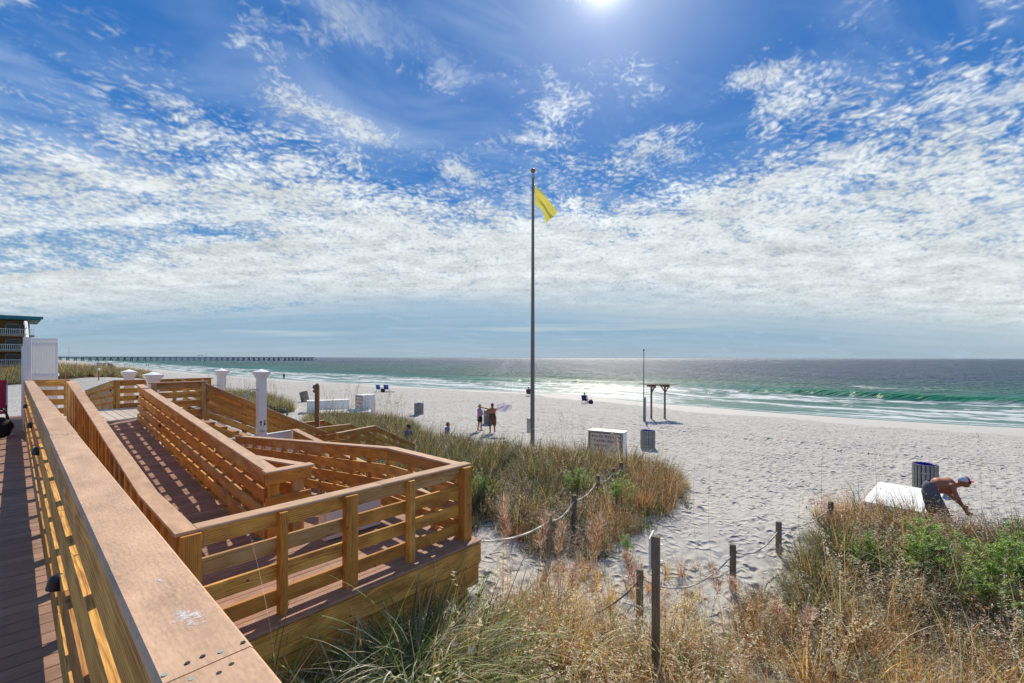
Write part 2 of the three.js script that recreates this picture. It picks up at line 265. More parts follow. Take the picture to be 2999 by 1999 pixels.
// ---------------------------------------------------------------- sand: one sheet all round, finest ahead
{
  const cols = [], rows = [];
  for (let a = -180; a < -64; a += 4) cols.push(a);
  for (let k = 0; k <= 720; k++) cols.push(-62 + k * 124 / 720);
  for (let a = 66; a <= 180; a += 4) cols.push(Math.min(a, 180)); if (cols[cols.length - 1] < 180) cols.push(180);
  for (let r = 1; r < 4; r += 0.5) rows.push(r);
  for (let r = 4; r < 62; r *= 1.0085) rows.push(r);
  for (let r = 62; r < 5200; r *= 1.032) rows.push(r);
  const nc = cols.length, P = [], U = [], DR = [];
  for (const r of rows) for (const a of cols) {
    const x = r * Math.sin(a * Math.PI / 180), q = r * Math.cos(a * Math.PI / 180), [D] = shore(x, q);
    P.push(x, sandAt(x, q), -q); U.push(x / 9, q / 9); DR.push(D + 4 * noise(x * 0.1, q * 0.1) + 1.2 * noise(x * 0.9, q * 0.9));
  }
  const dry = [], wet = [];
  for (let j = 0; j + 1 < rows.length; j++) for (let i = 0; i + 1 < nc; i++) {
    const a = j * nc + i, b = a + 1, c = a + nc, d = c + 1;
    if (DR[a] < -14 && DR[d] < -14) continue;
    (DR[a] > 13 ? dry : wet).push(a, b, d, a, d, c);
  }
  { const a0 = P.length / 3; P.push(0, sandAt(0, 0), 0); U.push(0, 0); for (let i = 0; i + 1 < nc; i++) dry.push(a0, i + 1, i); }
  const mk = (idx) => { const g = new THREE.BufferGeometry(); g.setAttribute('position', new THREE.Float32BufferAttribute(P, 3)); g.setAttribute('uv', new THREE.Float32BufferAttribute(U, 2)); g.setIndex(idx); return g; };
  const whole = mk(dry.concat(wet)); whole.computeVertexNormals();
  const cut = (idx) => {                                   // keep only the vertices in use
    const map = new Map(), p = [], n = [], u = [], ii = [];
    for (const k of idx) { let m = map.get(k); if (m === undefined) { m = map.size; map.set(k, m); for (let c = 0; c < 3; c++) { p.push(P[k * 3 + c]); n.push(whole.attributes.normal.array[k * 3 + c]); } u.push(U[k * 2], U[k * 2 + 1]); } ii.push(m); }
    const g = new THREE.BufferGeometry(); g.setAttribute('position', new THREE.Float32BufferAttribute(p, 3)); g.setAttribute('normal', new THREE.Float32BufferAttribute(n, 3)); g.setAttribute('uv', new THREE.Float32BufferAttribute(u, 2)); g.setIndex(ii); return g;
  };
  // dents of many sizes, for the relief that the mesh is too coarse for further out
  const W = 1536, H = new Float32Array(W * W), r = rng(31);
  for (let n = 0; n < 1500; n++) {
    const cx = r() * W, cy = r() * W, big = r() < 0.45, a = (big ? rr(16, 30, r) : rr(6, 14, r)), b = a * rr(0.45, 0.8, r), an = r() * 6.28, dep = (big ? 1 : 0.5) * rr(0.5, 1, r), R2 = Math.ceil(a * 2.2), ca = Math.cos(an), sa = Math.sin(an);
    for (let j = -R2; j <= R2; j++) for (let i = -R2; i <= R2; i++) { const p = (i * ca + j * sa) / a, t = (-i * sa + j * ca) / b, e = p * p + t * t; if (e < 5) H[((Math.floor(cy) + j + W) % W) * W + (Math.floor(cx) + i + W) % W] += dep * (-0.55 * Math.exp(-e * 1.6) + 0.3 * Math.exp(-(e - 1.7) * (e - 1.7) * 1.1)); }
  }
  const bump = tex(W, W, (u, v) => 0.5 + 0.36 * H[Math.floor(v * W) * W + Math.floor(u * W)] + 0.1 * tn(u, v, 24, 24, 3), { srgb: false });
  const tint = (a) => tex(1024, 1024, (u, v) => { const t = 1 + 0.07 * tn(u, v, 5, 5, 4) + 0.06 * tn(u, v, 90, 90, 2) - 0.25 * sstep(0.5, 0.8, tn(u, v, 60, 60, 2)); return a.map((x) => S(clamp(x * t))); });
  structure('beach_sand', cut(dry), std({ name: 'dry_sand', map: tint([.42, .405, .375]), bumpMap: bump, bumpScale: 0.25, roughness: 0.95 }));
  structure('wet_sand', cut(wet), std({ name: 'smooth_sand', map: tint([.425, .415, .39]), roughness: 0.8 }));
}

// ---------------------------------------------------------------- sea
{
  const rows = [], NC = 620, A0 = -64, A1 = 64;
  for (let r = 34; r < 210; r *= 1.0052) rows.push(r);
  for (let r = rows[rows.length - 1] * 1.01; r < 700; r *= 1.012) rows.push(r);
  for (let r = 700; r < 26000; r *= 1.045) rows.push(r);
  const P = [], C = [], U = [], DD = [], F2 = [];
  for (const r of rows) for (let i = 0; i <= NC; i++) {
    const an = (A0 + (A1 - A0) * i / NC) * Math.PI / 180, x = r * Math.sin(an), q = r * Math.cos(an), [D, al] = shore(x, q), out = -D;
    let y = SEA, foam = 0;
    const calm = sstep(900, 250, r), n1 = noise(al * 0.018 + 4, 1.7), n2 = noise(al * 0.05, 9);
    // chop and swell, crests along the shore
    y += calm * sstep(2, 30, out) * (0.19 * noise(out * 0.17 + 0.7 * n2, al * 0.03) + 0.12 * noise(out * 0.4, al * 0.07 + 5) + 0.08 * noise(x * 0.45, q * 0.45));
    // two lines of breakers and the wash behind them
    const brk = (c, A, w0, w1) => { const e = out - c; return A * Math.exp(-((e / (e < 0 ? w0 : w1)) ** 2)); };
    const c1 = 33 + 7 * n1 + 0.8 * n2, A1b = 0.85 * sstep(40, 52, x) + 0.55 * sstep(26, 19, x) * sstep(-26, -12, x) + 0.4 * sstep(-26, -32, x) * sstep(-0.3, 0.4, noise(al * 0.024 + 2.3, 4.4));
    const c2 = 15 + 4 * noise(al * 0.03, 6) + 1.2 * n2, A2 = 0.3 * sstep(-0.3, 0.5, noise(al * 0.04 + 7, 2.2));
    const c3 = 62 + 9 * noise(al * 0.015, 3), A3 = 0.4 * sstep(-0.1, 0.5, noise(al * 0.02 + 9, 8.2));
    y += brk(c1, A1b, 1.7, 5) + brk(c2, A2, 1, 3) + brk(c3, A3, 2.2, 5);
    const st = fbm(al * 0.045, out * 0.34 + 0.5 * n2, 4, 0.6), lace = fbm(x * 0.55, q * 0.55, 4, 0.6);
    const near = sstep(0, 3, out) * sstep(c1 + 1, c1 - 6, out);
    foam = near * sstep(0.0, 0.32, st * 1.1 + 0.4 * lace + 0.12 - 0.1 * sstep(0, 12, out) * (n1 + 0.3));
    foam = Math.max(foam, 0.95 * sstep(0.16, 0.02, A1b / 0.62 - 0.2) * Math.exp(-(((out - c1 + 2) / 4) ** 2)) * sstep(-0.3, 0.25, lace));
    foam = Math.max(foam, 0.8 * sstep(0.2, 0.45, noise(al * 0.02 + 5, 11) + 0.4 * lace) * Math.exp(-(((out - c3 + 3) / 5) ** 2)) * sstep(-0.1, 0.3, st + lace * 0.5));
    foam = Math.max(foam, sstep(0.7, 0.1, Math.abs(out - 0.8 - 0.6 * n2)) * 0.7);
    foam *= 1 - 0.93 * sstep(44, 52, x) * Math.exp(-(((out - c1 - 0.5) / 2.6) ** 2));
    // water: pale over the shallows, green over the bars, deep blue further out, with drifting patches
    const pt = fbm(al * 0.006, out * 0.028, 4), lft = sstep(30, -40, x), deep = sstep(mix(44, 70, lft), mix(150, 330, lft), out + mix(40, 110, lft) * pt), sh = sstep(34, 2, out + 8 * st), bar = sstep(0.0, 0.5, fbm(al * 0.004 + 7, out * 0.016 + 2, 3)) * sstep(30, 60, out) * (1 - deep);
    let c = [mix(.01, .006, deep), mix(.1, .055, deep), mix(.09, .12, deep)];
    c = c.map((v, k) => mix(v, [.018, .2, .16][k], bar * 0.9 * mix(0.35, 1, lft)));
    c = c.map((v, k) => mix(v, [.14, .24, .2][k], sh * 0.75));
    if (Math.abs(out - c1) < 3) { const g2 = sstep(0.12, 0.4, brk(c1, A1b, 1.7, 5)); c = c.map((v, k) => mix(v, [.008, .16, .085][k], g2)); }
    c = c.map((v, k) => mix(v, [.66, .68, .68][k], foam));
    P.push(x, y, -q); C.push(...c); U.push(x / 46, q / 15); DD.push(D);
  }
  const surf = [], open = [], nc = NC + 1;
  for (let j = 0; j + 1 < rows.length; j++) for (let i = 0; i < NC; i++) { const a = j * nc + i; if (DD[a] > 3 && DD[a + nc + 1] > 3) continue; (DD[a] > -52 ? surf : open).push(a, a + 1, a + nc + 1, a, a + nc + 1, a + nc); }
  const all = new THREE.BufferGeometry(); all.setAttribute('position', new THREE.Float32BufferAttribute(P, 3)); all.setIndex(surf.concat(open)); all.computeVertexNormals(); const NN = all.attributes.normal.array;
  const cutSea = (idx) => { const map = new Map(), p = [], n = [], u = [], c = [], ii = []; for (const k of idx) { let m = map.get(k); if (m === undefined) { m = map.size; map.set(k, m); for (let e = 0; e < 3; e++) { p.push(P[k * 3 + e]); n.push(NN[k * 3 + e]); c.push(C[k * 3 + e]); } u.push(U[k * 2], U[k * 2 + 1]); } ii.push(m); }
    const g = new THREE.BufferGeometry(); for (const [nm, ar, k] of [['position', p, 3], ['normal', n, 3], ['color', c, 3], ['uv', u, 2]]) g.setAttribute(nm, new THREE.Float32BufferAttribute(ar, k)); g.setIndex(ii); return g; };
  const ripple = tex(1024, 1024, (u, v) => { let s = 0; for (const [a, fx, fy] of [[0.5, 5, 9], [0.35, 11, 19], [0.22, 26, 38], [0.14, 60, 80]]) s += a * (1 - 2 * Math.abs(tn(u, v, fx, fy, 1))); return 0.25 + 0.42 * s; }, { srgb: false });
  structure('sea', cutSea(open), new THREE.MeshPhysicalMaterial({ name: 'sea_water', vertexColors: true, roughness: 0.36, ior: 1.33, specularIntensity: 0.48, bumpMap: ripple, bumpScale: 2.4 }));
  structure('surf', cutSea(surf), new THREE.MeshPhysicalMaterial({ name: 'surf_water', vertexColors: true, roughness: 0.34, ior: 1.33, specularIntensity: 0.22, bumpMap: ripple, bumpScale: 0.45 }));
}

// ---------------------------------------------------------------- boardwalk, ramps and stairs
// local axes: s to the seaward side, t along the boardwalk away from the camera, h height over the eye
const TURN = 0.8430, NX = Math.cos(TURN), NQ = Math.sin(TURN);
const at = (s, t, h) => [NX * s - NQ * t, EYE + h, NQ * s + NX * t];
function deckThing(name, label, category, s0, t0, h0, group) { const g = thing(name, label, category, at(s0, t0, h0), TURN, group); g.userData.o = [s0, t0, h0]; return g; }
const loc = (g, s, t, h) => { const [a, b, c] = g.userData.o; return [s - a, h - c, -(t - b)]; };
const stepLight = merge([moved(new THREE.SphereGeometry(0.036, 12, 8, 0, Math.PI * 2, 0, Math.PI / 2), 0, 0, 0), cyl(0.036, 0.036, 0.04, 0, -0.04, 0, 12)]);

// pts: [s, t, deck height]; side: which side of the line the slats are on (+1 right when walking along it)
function railing(name, label, pts, o = {}) {
  const { H = 1.05, side = 1, slats = 4, wood = WOOD, capW = 0.15, spacing = 0.6, postW = 0.088, caps = CAP, lights = [], both = false, postDrop = 0.02, slatH = 0.165, pitch = 0.252, capLen = 3.4, group = 'timber railings of the beach access', postFrom = 0.3, first = 0, bow = 0 } = o;
  const g = deckThing(name, label, 'railing', pts[0][0], pts[0][1], pts[0][2], group);
  for (let i = 0; i + 1 < pts.length; i++) {
    const A = pts[i], B = pts[i + 1], ds = B[0] - A[0], dt = B[1] - A[1], dh = B[2] - A[2], L = Math.hypot(ds, dt), us = ds / L, ut = dt / L, ps = ut, pt = -us;   // p: to the right of the walk
    const P = (d, off, h) => loc(g, A[0] + us * d + ps * off, A[1] + ut * d + pt * off, A[2] + dh * d / L + h);
    const last = i + 2 === pts.length, n = Math.max(1, Math.round(L / capLen));
    for (let k = 0; k < n; k++) {
      const e0 = k === 0 ? (i === 0 ? -capW * 0.35 : 0) : 0.002, e1 = k === n - 1 ? (last ? capW * 0.5 : 0) : -0.003;
      bar(g, 'cap_board', P(L * k / n + e0, rr(-0.003, 0.003), H - 0.015), P(L * (k + 1) / n + e1, rr(-0.003, 0.003), H - 0.015 + rr(-0.002, 0.002)), capW, 0.03, pick(caps), 0.006);
    }
    for (const sd of both ? [1, -1] : [side]) for (let j = first; j < slats; j++) {
      const top = H - 0.032 - j * pitch, n2 = Math.max(1, Math.round(L / 2.6));
      const cuts = [0]; for (let k = 1; k < n2; k++) cuts.push(L * k / n2 + (j % 2 ? 0.3 : -0.15)); cuts.push(L);
      for (let k = 0; k + 1 < cuts.length; k++) bar(g, 'slat', P(cuts[k] + 0.002, sd * 0.048 + rr(-0.002, 0.002), top - slatH / 2 + rr(-0.003, 0.003)), P(cuts[k + 1] - 0.002, sd * 0.048, top - slatH / 2 + rr(-0.003, 0.003)), 0.036, slatH, pick(wood));
    }
    const np = Math.max(1, Math.round(L / spacing));
    for (let k = 0; k <= np; k++) {
      if (k === np && !last) continue;
      const d = clamp(L * k / np, 0.05, L - 0.05), off = both ? 0 : -side * 0.018, w = both ? 0.055 : postW;
      bar(g, 'post', P(d, off, -postDrop), P(d, off, H - 0.031), w, k % 3 === 1 ? postW * 1.3 : postW, pick(wood));
    }
    for (const [d, j] of lights) if (i === 0) { const l = part(g, 'step_light', stepLight, BLACK), p = P(d, side * 0.075, H - 0.06 - j * pitch); l.position.set(...p); l.rotation.z = side * 0.2; }
  }
  return g;
}
// planks across the walk between t0 and t1 (h0 to h1), s0..s1
function planks(g, s0, s1, t0, t1, h0, h1, w, mats, skip) {
  const n = Math.round(Math.abs(t1 - t0) / (w + 0.006));
  for (let k = 0; k < n; k++) {
    const a = (k + 0.5) / n, t = mix(t0, t1, a), h = mix(h0, h1, a) - 0.0135 + rr(-0.0012, 0.0012);
    const o = bar(g, 'plank', loc(g, s0 + rr(-0.006, 0.006), t, h), loc(g, s1 + rr(-0.006, 0.006), t, h), Math.abs(t1 - t0) / n - 0.007, 0.027, pick(mats), 0.003);
    if (h0 !== h1) o.rotateZ(Math.atan2(h1 - h0, t1 - t0) * 1);
  }
}
// the boardwalk the camera stands on
{ const g = deckThing('boardwalk', 'brown planked boardwalk at the left edge beside the nearest railing', 'boardwalk', -0.9, 7, -1.66);
  planks(g, -1.9, 0.26, -2, 18.2, -1.62, -1.62, 0.138, DECK);
  for (const s of [-1.75, -0.7, 0.2]) bar(g, 'joist', loc(g, s, -2, -1.74), loc(g, s, 18.2, -1.74), 0.045, 0.18, pick(DARKWOOD));
  for (let t = 0; t < 18; t += 3) for (const s of [-1.6, 0.1]) bar(g, 'pile', loc(g, s, t, -4.7), loc(g, s, t, -1.84), 0.14, 0.14, pick(DARKWOOD)); }
const nearRail = railing('railing', 'nearest railing, with the wide tan cap running out of the bottom of the picture', [[0.2235, -2.46, -1.62], [0.2235, 14.25, -1.62]], { H: 1.1, side: -1, capW: 0.137, capLen: 3.7, spacing: 0.75, pitch: 0.275, lights: [[8.4, 1], [10.7, 1], [13.9, 1], [5.66, 2]] });
{ // screw heads at the joints of the near cap, and old paint scuffed into it
  const g = nearRail, hole = new THREE.CylinderGeometry(0.0042, 0.0042, 0.002, 9), M = std({ name: 'rusty_screw', color: col(.035, .03, .028), roughness: 0.6, metalness: 0.3 }), Z = std({ name: 'zinc_screw', color: col(.42, .5, .47), roughness: 0.5, metalness: 0.5 });
  for (const t of [0.882, 4.224, 7.566]) for (let k = 0; k < 9; k++) { const o = part(g, 'screw', hole, k % 3 ? M : Z), p = loc(g, 0.17 + (k % 5) * 0.026 + rr(-0.006, 0.006), t + (k < 5 ? 0.028 : -0.03) + rr(-0.012, 0.012), -0.5195); o.position.set(...p); }
  // white paint rubbed into the boards: a film as thin as paint, broken up by its own grain
  const film = (seed, hard) => tex(256, 256, (u, v) => { const d = Math.hypot(u - 0.5, v - 0.5) * 2; return 0.85 * sstep(hard, hard + 0.5, 0.5 * tn(u, v, 5 + seed, 11, 4) + 0.35 * tn(u, v, 26, 40, 3) + 0.42 - 0.62 * d); }, { srgb: false });
  for (const [s0, t0, w, l, hard, c] of [[0.232, 1.075, 0.085, 0.17, 0.06, [.75, .73, .71]], [0.225, 1.3, 0.04, 0.1, 0.14, [.66, .64, .62]]]) {
    const o = part(g, 'paint_scuff', moved(new THREE.PlaneGeometry(w, l), 0, 0, 0, -Math.PI / 2), std({ name: 'rubbed_paint', color: col(...c), roughness: 0.9, transparent: true, alphaMap: film(Math.round(t0 * 7) % 4, hard) })); o.position.set(...loc(g, s0, t0, -0.5192)); o.rotation.y = 0.12; }
}
railing('railing', 'dark railing on the landward far side of the boardwalk, behind the black bag', [[-1.75, 16.5, -1.62], [-1.75, 10.0, -1.62]], { H: 1.05, side: -1, spacing: 0.9, wood: WOOD, lights: [[2.5, 1]] });
// upper ramp
{ const g = deckThing('access_ramp', 'upper ramp of brown planks striped with railing shadows', 'ramp', 1.6, 11, -2.1);
  planks(g, 1.06, 2.22, 6.3, 15.7, -2.55, -1.70, 0.138, DECK);
  for (const s of [1.1, 2.18]) bar(g, 'joist', loc(g, s, 6.4, -2.67), loc(g, s, 15.7, -1.82), 0.045, 0.2, pick(DARKWOOD));
  for (let t = 7; t < 15.5; t += 2.7) for (const s of [1.2, 2.1]) bar(g, 'pile', loc(g, s, t, -4.6), loc(g, s, t, -2.78 + (t - 6.4) * 0.09), 0.12, 0.12, pick(DARKWOOD)); }
railing('railing', 'railing between the boardwalk and the upper ramp, its dark boards facing the boardwalk', [[0.99, 16.1, -1.68], [0.99, 15.6, -1.7], [0.99, 6.3, -2.55], [0.99, 4.72, -2.55]], { side: -1, spacing: 0.42, postW: 0.13, wood: DARKWOOD, capW: 0.17, capLen: 3.1 });
// turning platform nearest the camera
{ const g = deckThing('turning_platform', 'wooden turning platform nearest the dune grass, with two skirt boards', 'platform', 2.6, 5.4, -2.6);
  planks(g, 0.99, 4.24, 4.76, 6.3, -2.55, -2.55, 0.138, DECK);
  bar(g, 'edge_board', loc(g, 0.95, 4.6, -2.56), loc(g, 4.36, 4.6, -2.56), 0.3, 0.032, DECK[1], 0.006);
  bar(g, 'edge_board', loc(g, 4.33, 4.76, -2.561), loc(g, 4.33, 6.5, -2.561), 0.14, 0.03, DECK[0], 0.006);
  bar(g, 'skirt_board', loc(g, 0.95, 4.49, -2.73), loc(g, 4.36, 4.49, -2.73), 0.04, 0.28, DARKWOOD[2]);
  bar(g, 'skirt_board', loc(g, 0.95, 4.505, -3.02), loc(g, 4.34, 4.505, -3.02), 0.04, 0.27, DARKWOOD[0]);
  bar(g, 'skirt_board', loc(g, 4.38, 4.5, -2.735), loc(g, 4.38, 6.4, -2.735), 0.04, 0.28, DARKWOOD[2]);
  for (const [s, t] of [[1.1, 4.7], [2.7, 4.7], [4.2, 4.7], [1.1, 6.2], [2.7, 6.2], [4.2, 6.2]]) bar(g, 'pile', loc(g, s, t, -4.7), loc(g, s, t, -2.6), 0.13, 0.13, pick(DARKWOOD));
  for (let s = 1.3; s < 4.2; s += 0.45) bar(g, 'joist', loc(g, s, 4.56, -2.68), loc(g, s, 6.3, -2.68), 0.04, 0.19, pick(DARKWOOD)); }
// front railing of the platform: posts on the camera's side
{ const g = deckThing('railing', 'front railing of the turning platform, with posts facing the camera', 'railing', 0.99, 4.62, -2.55, 'timber railings of the beach access'), H = 1.05;
  const L = (s, t, h) => loc(g, s, t, -2.55 + h);
  bar(g, 'cap_board', L(1.075, 4.72, H - 0.014), L(2.9, 4.72, H - 0.016), 0.17, 0.03, CAP[0], 0.007);
  bar(g, 'cap_board', L(2.903, 4.72, H - 0.014), L(4.34, 4.72, H - 0.015), 0.17, 0.03, CAP[1], 0.007);
  for (let j = 0; j < 4; j++) for (const [a, b] of [[1.0, 2.45], [2.452, 4.25]]) bar(g, 'slat', L(a, 4.705, H - 0.108 - j * 0.262 + rr(-0.004, 0.004)), L(b, 4.705, H - 0.108 - j * 0.262 + rr(-0.004, 0.004)), 0.038, 0.155, pick(DARKWOOD));
  for (const [s, w] of [[1.02, 0.15], [1.78, 0.075], [2.5, 0.14], [3.3, 0.085], [4.22, 0.14]]) bar(g, 'post', L(s, 4.635, s > 4 || s < 1.1 ? -0.3 : 0.005), L(s, 4.635, H - 0.03), w, s > 4 ? 0.13 : 0.1, s > 4 ? WOOD[3] : pick([WOOD[3], DARKWOOD[2]])); }
// double railing between the two ramps
railing('railing', 'bright double railing between the upper ramp and the lower ramp, slats towards the upper ramp', [[2.3, 15.6, -1.8], [2.3, 6.42, -2.55]], { side: 1, spacing: 0.46, capW: 0.17, capLen: 3.2, lights: [[2.9, 2], [0.1, 1]] });
railing('railing', 'lower half of the double railing, following the lower ramp down', [[2.7, 6.42, -2.55], [2.7, 14.6, -3.3]], { side: -1, spacing: 0.52, capW: 0.15, wood: WOOD });
{ const g = deckThing('railing_end', 'weathered boards closing the near end of the double railing', 'railing end', 2.5, 6.32, -2.55), L = (s, t, h) => loc(g, s, t, -2.55 + h);
  bar(g, 'cap_board', L(2.19, 6.31, 1.036), L(2.82, 6.31, 1.037), 0.17, 0.032, CAP[2], 0.007);
  for (let j = 0; j < 2; j++) bar(g, 'slat', L(2.2, 6.275, 0.945 - j * 0.33), L(2.79, 6.275, 0.945 - j * 0.33), 0.036, j ? 0.17 : 0.15, DARKWOOD[j], 0.004);
  for (const s of [2.32, 2.62]) bar(g, 'post', L(s, 6.345, 0), L(s, 6.345, 1.018), 0.12, 0.09, pick(WOOD)); }
// lower ramp and its outer railing
{ const g = deckThing('access_ramp', 'lower ramp of brown planks behind the turning platform', 'ramp', 3.4, 11, -3);
  planks(g, 2.76, 4.16, 6.42, 14.4, -2.55, -3.3, 0.138, DECK);
  for (const s of [2.8, 4.1]) bar(g, 'joist', loc(g, s, 6.5, -2.68), loc(g, s, 14.3, -3.42), 0.045, 0.2, pick(DARKWOOD)); }
railing('railing', 'orange seaward railing of the platform and the lower ramp, bending down behind', [[4.2, 4.72, -2.55], [4.2, 6.45, -2.55], [4.2, 14.05, -3.25]], { side: -1, spacing: 0.62, capW: 0.16, capLen: 2.8 });
{ const g = deckThing('white_barrier', 'white wooden barrier box standing on the platform behind its front railing', 'barrier', 3.3, 6.1, -2.55);
  part(g, 'panel', box(0.84, 0.46, 0.03, 0, 0.25, 0.1), WHITE); part(g, 'panel', box(0.84, 0.46, 0.03, 0, 0.25, -0.12), WHITE); part(g, 'lid', box(0.88, 0.03, 0.28, 0, 0.496, -0.01), WHITE);
  for (const x of [-0.4, 0.4]) part(g, 'foot', box(0.06, 0.48, 0.17, x, 0.24, -0.01), WHITE); }
// upper landing
{ const g = deckThing('upper_landing', 'pale planked landing at the top of the ramps', 'landing', 2.4, 17.6, -1.72);
  for (let s = 0.9; s < 3.7; s += 0.196) bar(g, 'plank', loc(g, s + 0.1, 15.72, -1.713), loc(g, s + 0.1, 19.5, -1.713), 0.184, 0.027, pick(PALEDECK), 0.003);
  for (const t of [15.9, 17.6, 19.3]) bar(g, 'joist', loc(g, 0.9, t, -1.83), loc(g, 3.8, t, -1.83), 0.05, 0.2, pick(DARKWOOD));
  for (const [s, t] of [[1, 16], [3.6, 16], [1, 19.3], [3.6, 19.3]]) bar(g, 'pile', loc(g, s, t, -4.7), loc(g, s, t, -1.93), 0.14, 0.14, pick(DARKWOOD)); }
railing('railing', 'far railing dropping away to the left beyond the upper landing', [[2.25, 19.5, -1.72], [2.2, 27.5, -2.45]], { H: 0.96, side: -1, spacing: 0.7, lights: [[0.4, 1], [6.2, 1]], wood: WOOD });
railing('railing', 'short level railing at the far edge of the upper landing behind a white shower post', [[2.25, 19.5, -1.72], [4.6, 19.5, -1.72], [4.9, 19.4, -1.72]], { H: 0.96, side: -1, spacing: 0.8, wood: DARKWOOD, postW: 0.1 });
railing('railing', 'level railing between the double railing and the top of the stairs', [[2.42, 14.9, -1.72], [3.62, 14.9, -1.72]], { side: -1, spacing: 0.9, wood: DARKWOOD, postW: 0.11 });
railing('railing', 'dark end rail across the far end of the boardwalk by the white fence', [[0.27, 17.9, -1.62], [1.02, 17.4, -1.62]], { H: 1.0, side: 1, spacing: 0.7, wood: DARKWOOD, slatH: 0.16, postW: 0.12 });
// stairs down to the beach
{ const g = deckThing('beach_stairs', 'wooden stairs going down to the beach beside the white showers', 'stairs', 5.2, 16, -2.6);
  for (let k = 0; k < 11; k++) { const s = 3.75 + k * 0.31, h = -1.89 - k * 0.165; bar(g, 'tread', loc(g, s, 14.95, h), loc(g, s, 17.2, h), 0.29, 0.035, pick(DECK)); bar(g, 'riser', loc(g, s + 0.13, 14.97, h - 0.095), loc(g, s + 0.13, 17.18, h - 0.095), 0.02, 0.14, pick(DARKWOOD)); }
  for (const t of [14.95, 17.2]) bar(g, 'stringer', loc(g, 3.6, t, -1.98), loc(g, 7.1, t, -3.82), 0.05, 0.28, pick(DARKWOOD));
  for (let k = 0; k < 7; k++) bar(g, 'plank', loc(g, 7.2 + k * 0.19, 14.9, -3.7), loc(g, 7.2 + k * 0.19, 17.2, -3.7), 0.184, 0.03, pick(DECK));
  for (let k = 0; k < 5; k++) bar(g, 'tread', loc(g, 8.65 + k * 0.3, 14.95, -3.86 - k * 0.16), loc(g, 8.65 + k * 0.3, 17.2, -3.86 - k * 0.16), 0.29, 0.035, pick(DECK)); }
const sr = { H: 1.02, slats: 4, spacing: 1.7, wood: [...DARKWOOD, WOOD[3]], postW: 0.11, slatH: 0.15, pitch: 0.25, capW: 0.14, capLen: 4 };
railing('railing', 'sloping near handrail of the beach stairs with long diagonal boards', [[3.62, 14.9, -1.75], [7.1, 14.9, -3.55]], { ...sr, side: 1 });
railing('railing', 'sloping far handrail of the beach stairs', [[3.62, 17.3, -1.75], [7.1, 17.3, -3.55]], { ...sr, side: -1 });
railing('railing', 'near handrail of the lower stair flight and its landing', [[6.9, 13.6, -3.42], [8.5, 14.1, -3.42], [10.2, 14.1, -4.3]], { ...sr, side: 1, spacing: 1.1, slats: 3 });
railing('railing', 'middle handrail of the lower stair flight', [[7.1, 15.6, -3.5], [8.4, 15.6, -3.5], [9.9, 15.6, -4.3]], { ...sr, side: 1, slats: 3 });
railing('railing', 'farthest handrail of the lower stair flight', [[7.1, 17.3, -3.5], [8.2, 17.3, -3.5], [9.6, 17.3, -4.3]], { ...sr, side: -1, slats: 3 });
// third ramp, outside the lower one, going down towards the camera
{ const g = deckThing('access_ramp', 'outermost ramp of brown planks ending at the sand behind the platform corner', 'ramp', 5, 10, -3.7);
  planks(g, 4.34, 5.8, 6.4, 14.2, -4.05, -3.32, 0.138, DECK);
  for (const s of [4.4, 5.75]) bar(g, 'joist', loc(g, s, 6.4, -4.18), loc(g, s, 14.2, -3.44), 0.045, 0.2, pick(DARKWOOD)); }
railing('railing', 'outer railing of the outermost ramp, with a worn tan cap', [[5.87, 14.3, -3.3], [5.87, 6.5, -4.05]], { side: 1, spacing: 0.8, capW: 0.19, wood: [...DARKWOOD, WOOD[3]] });

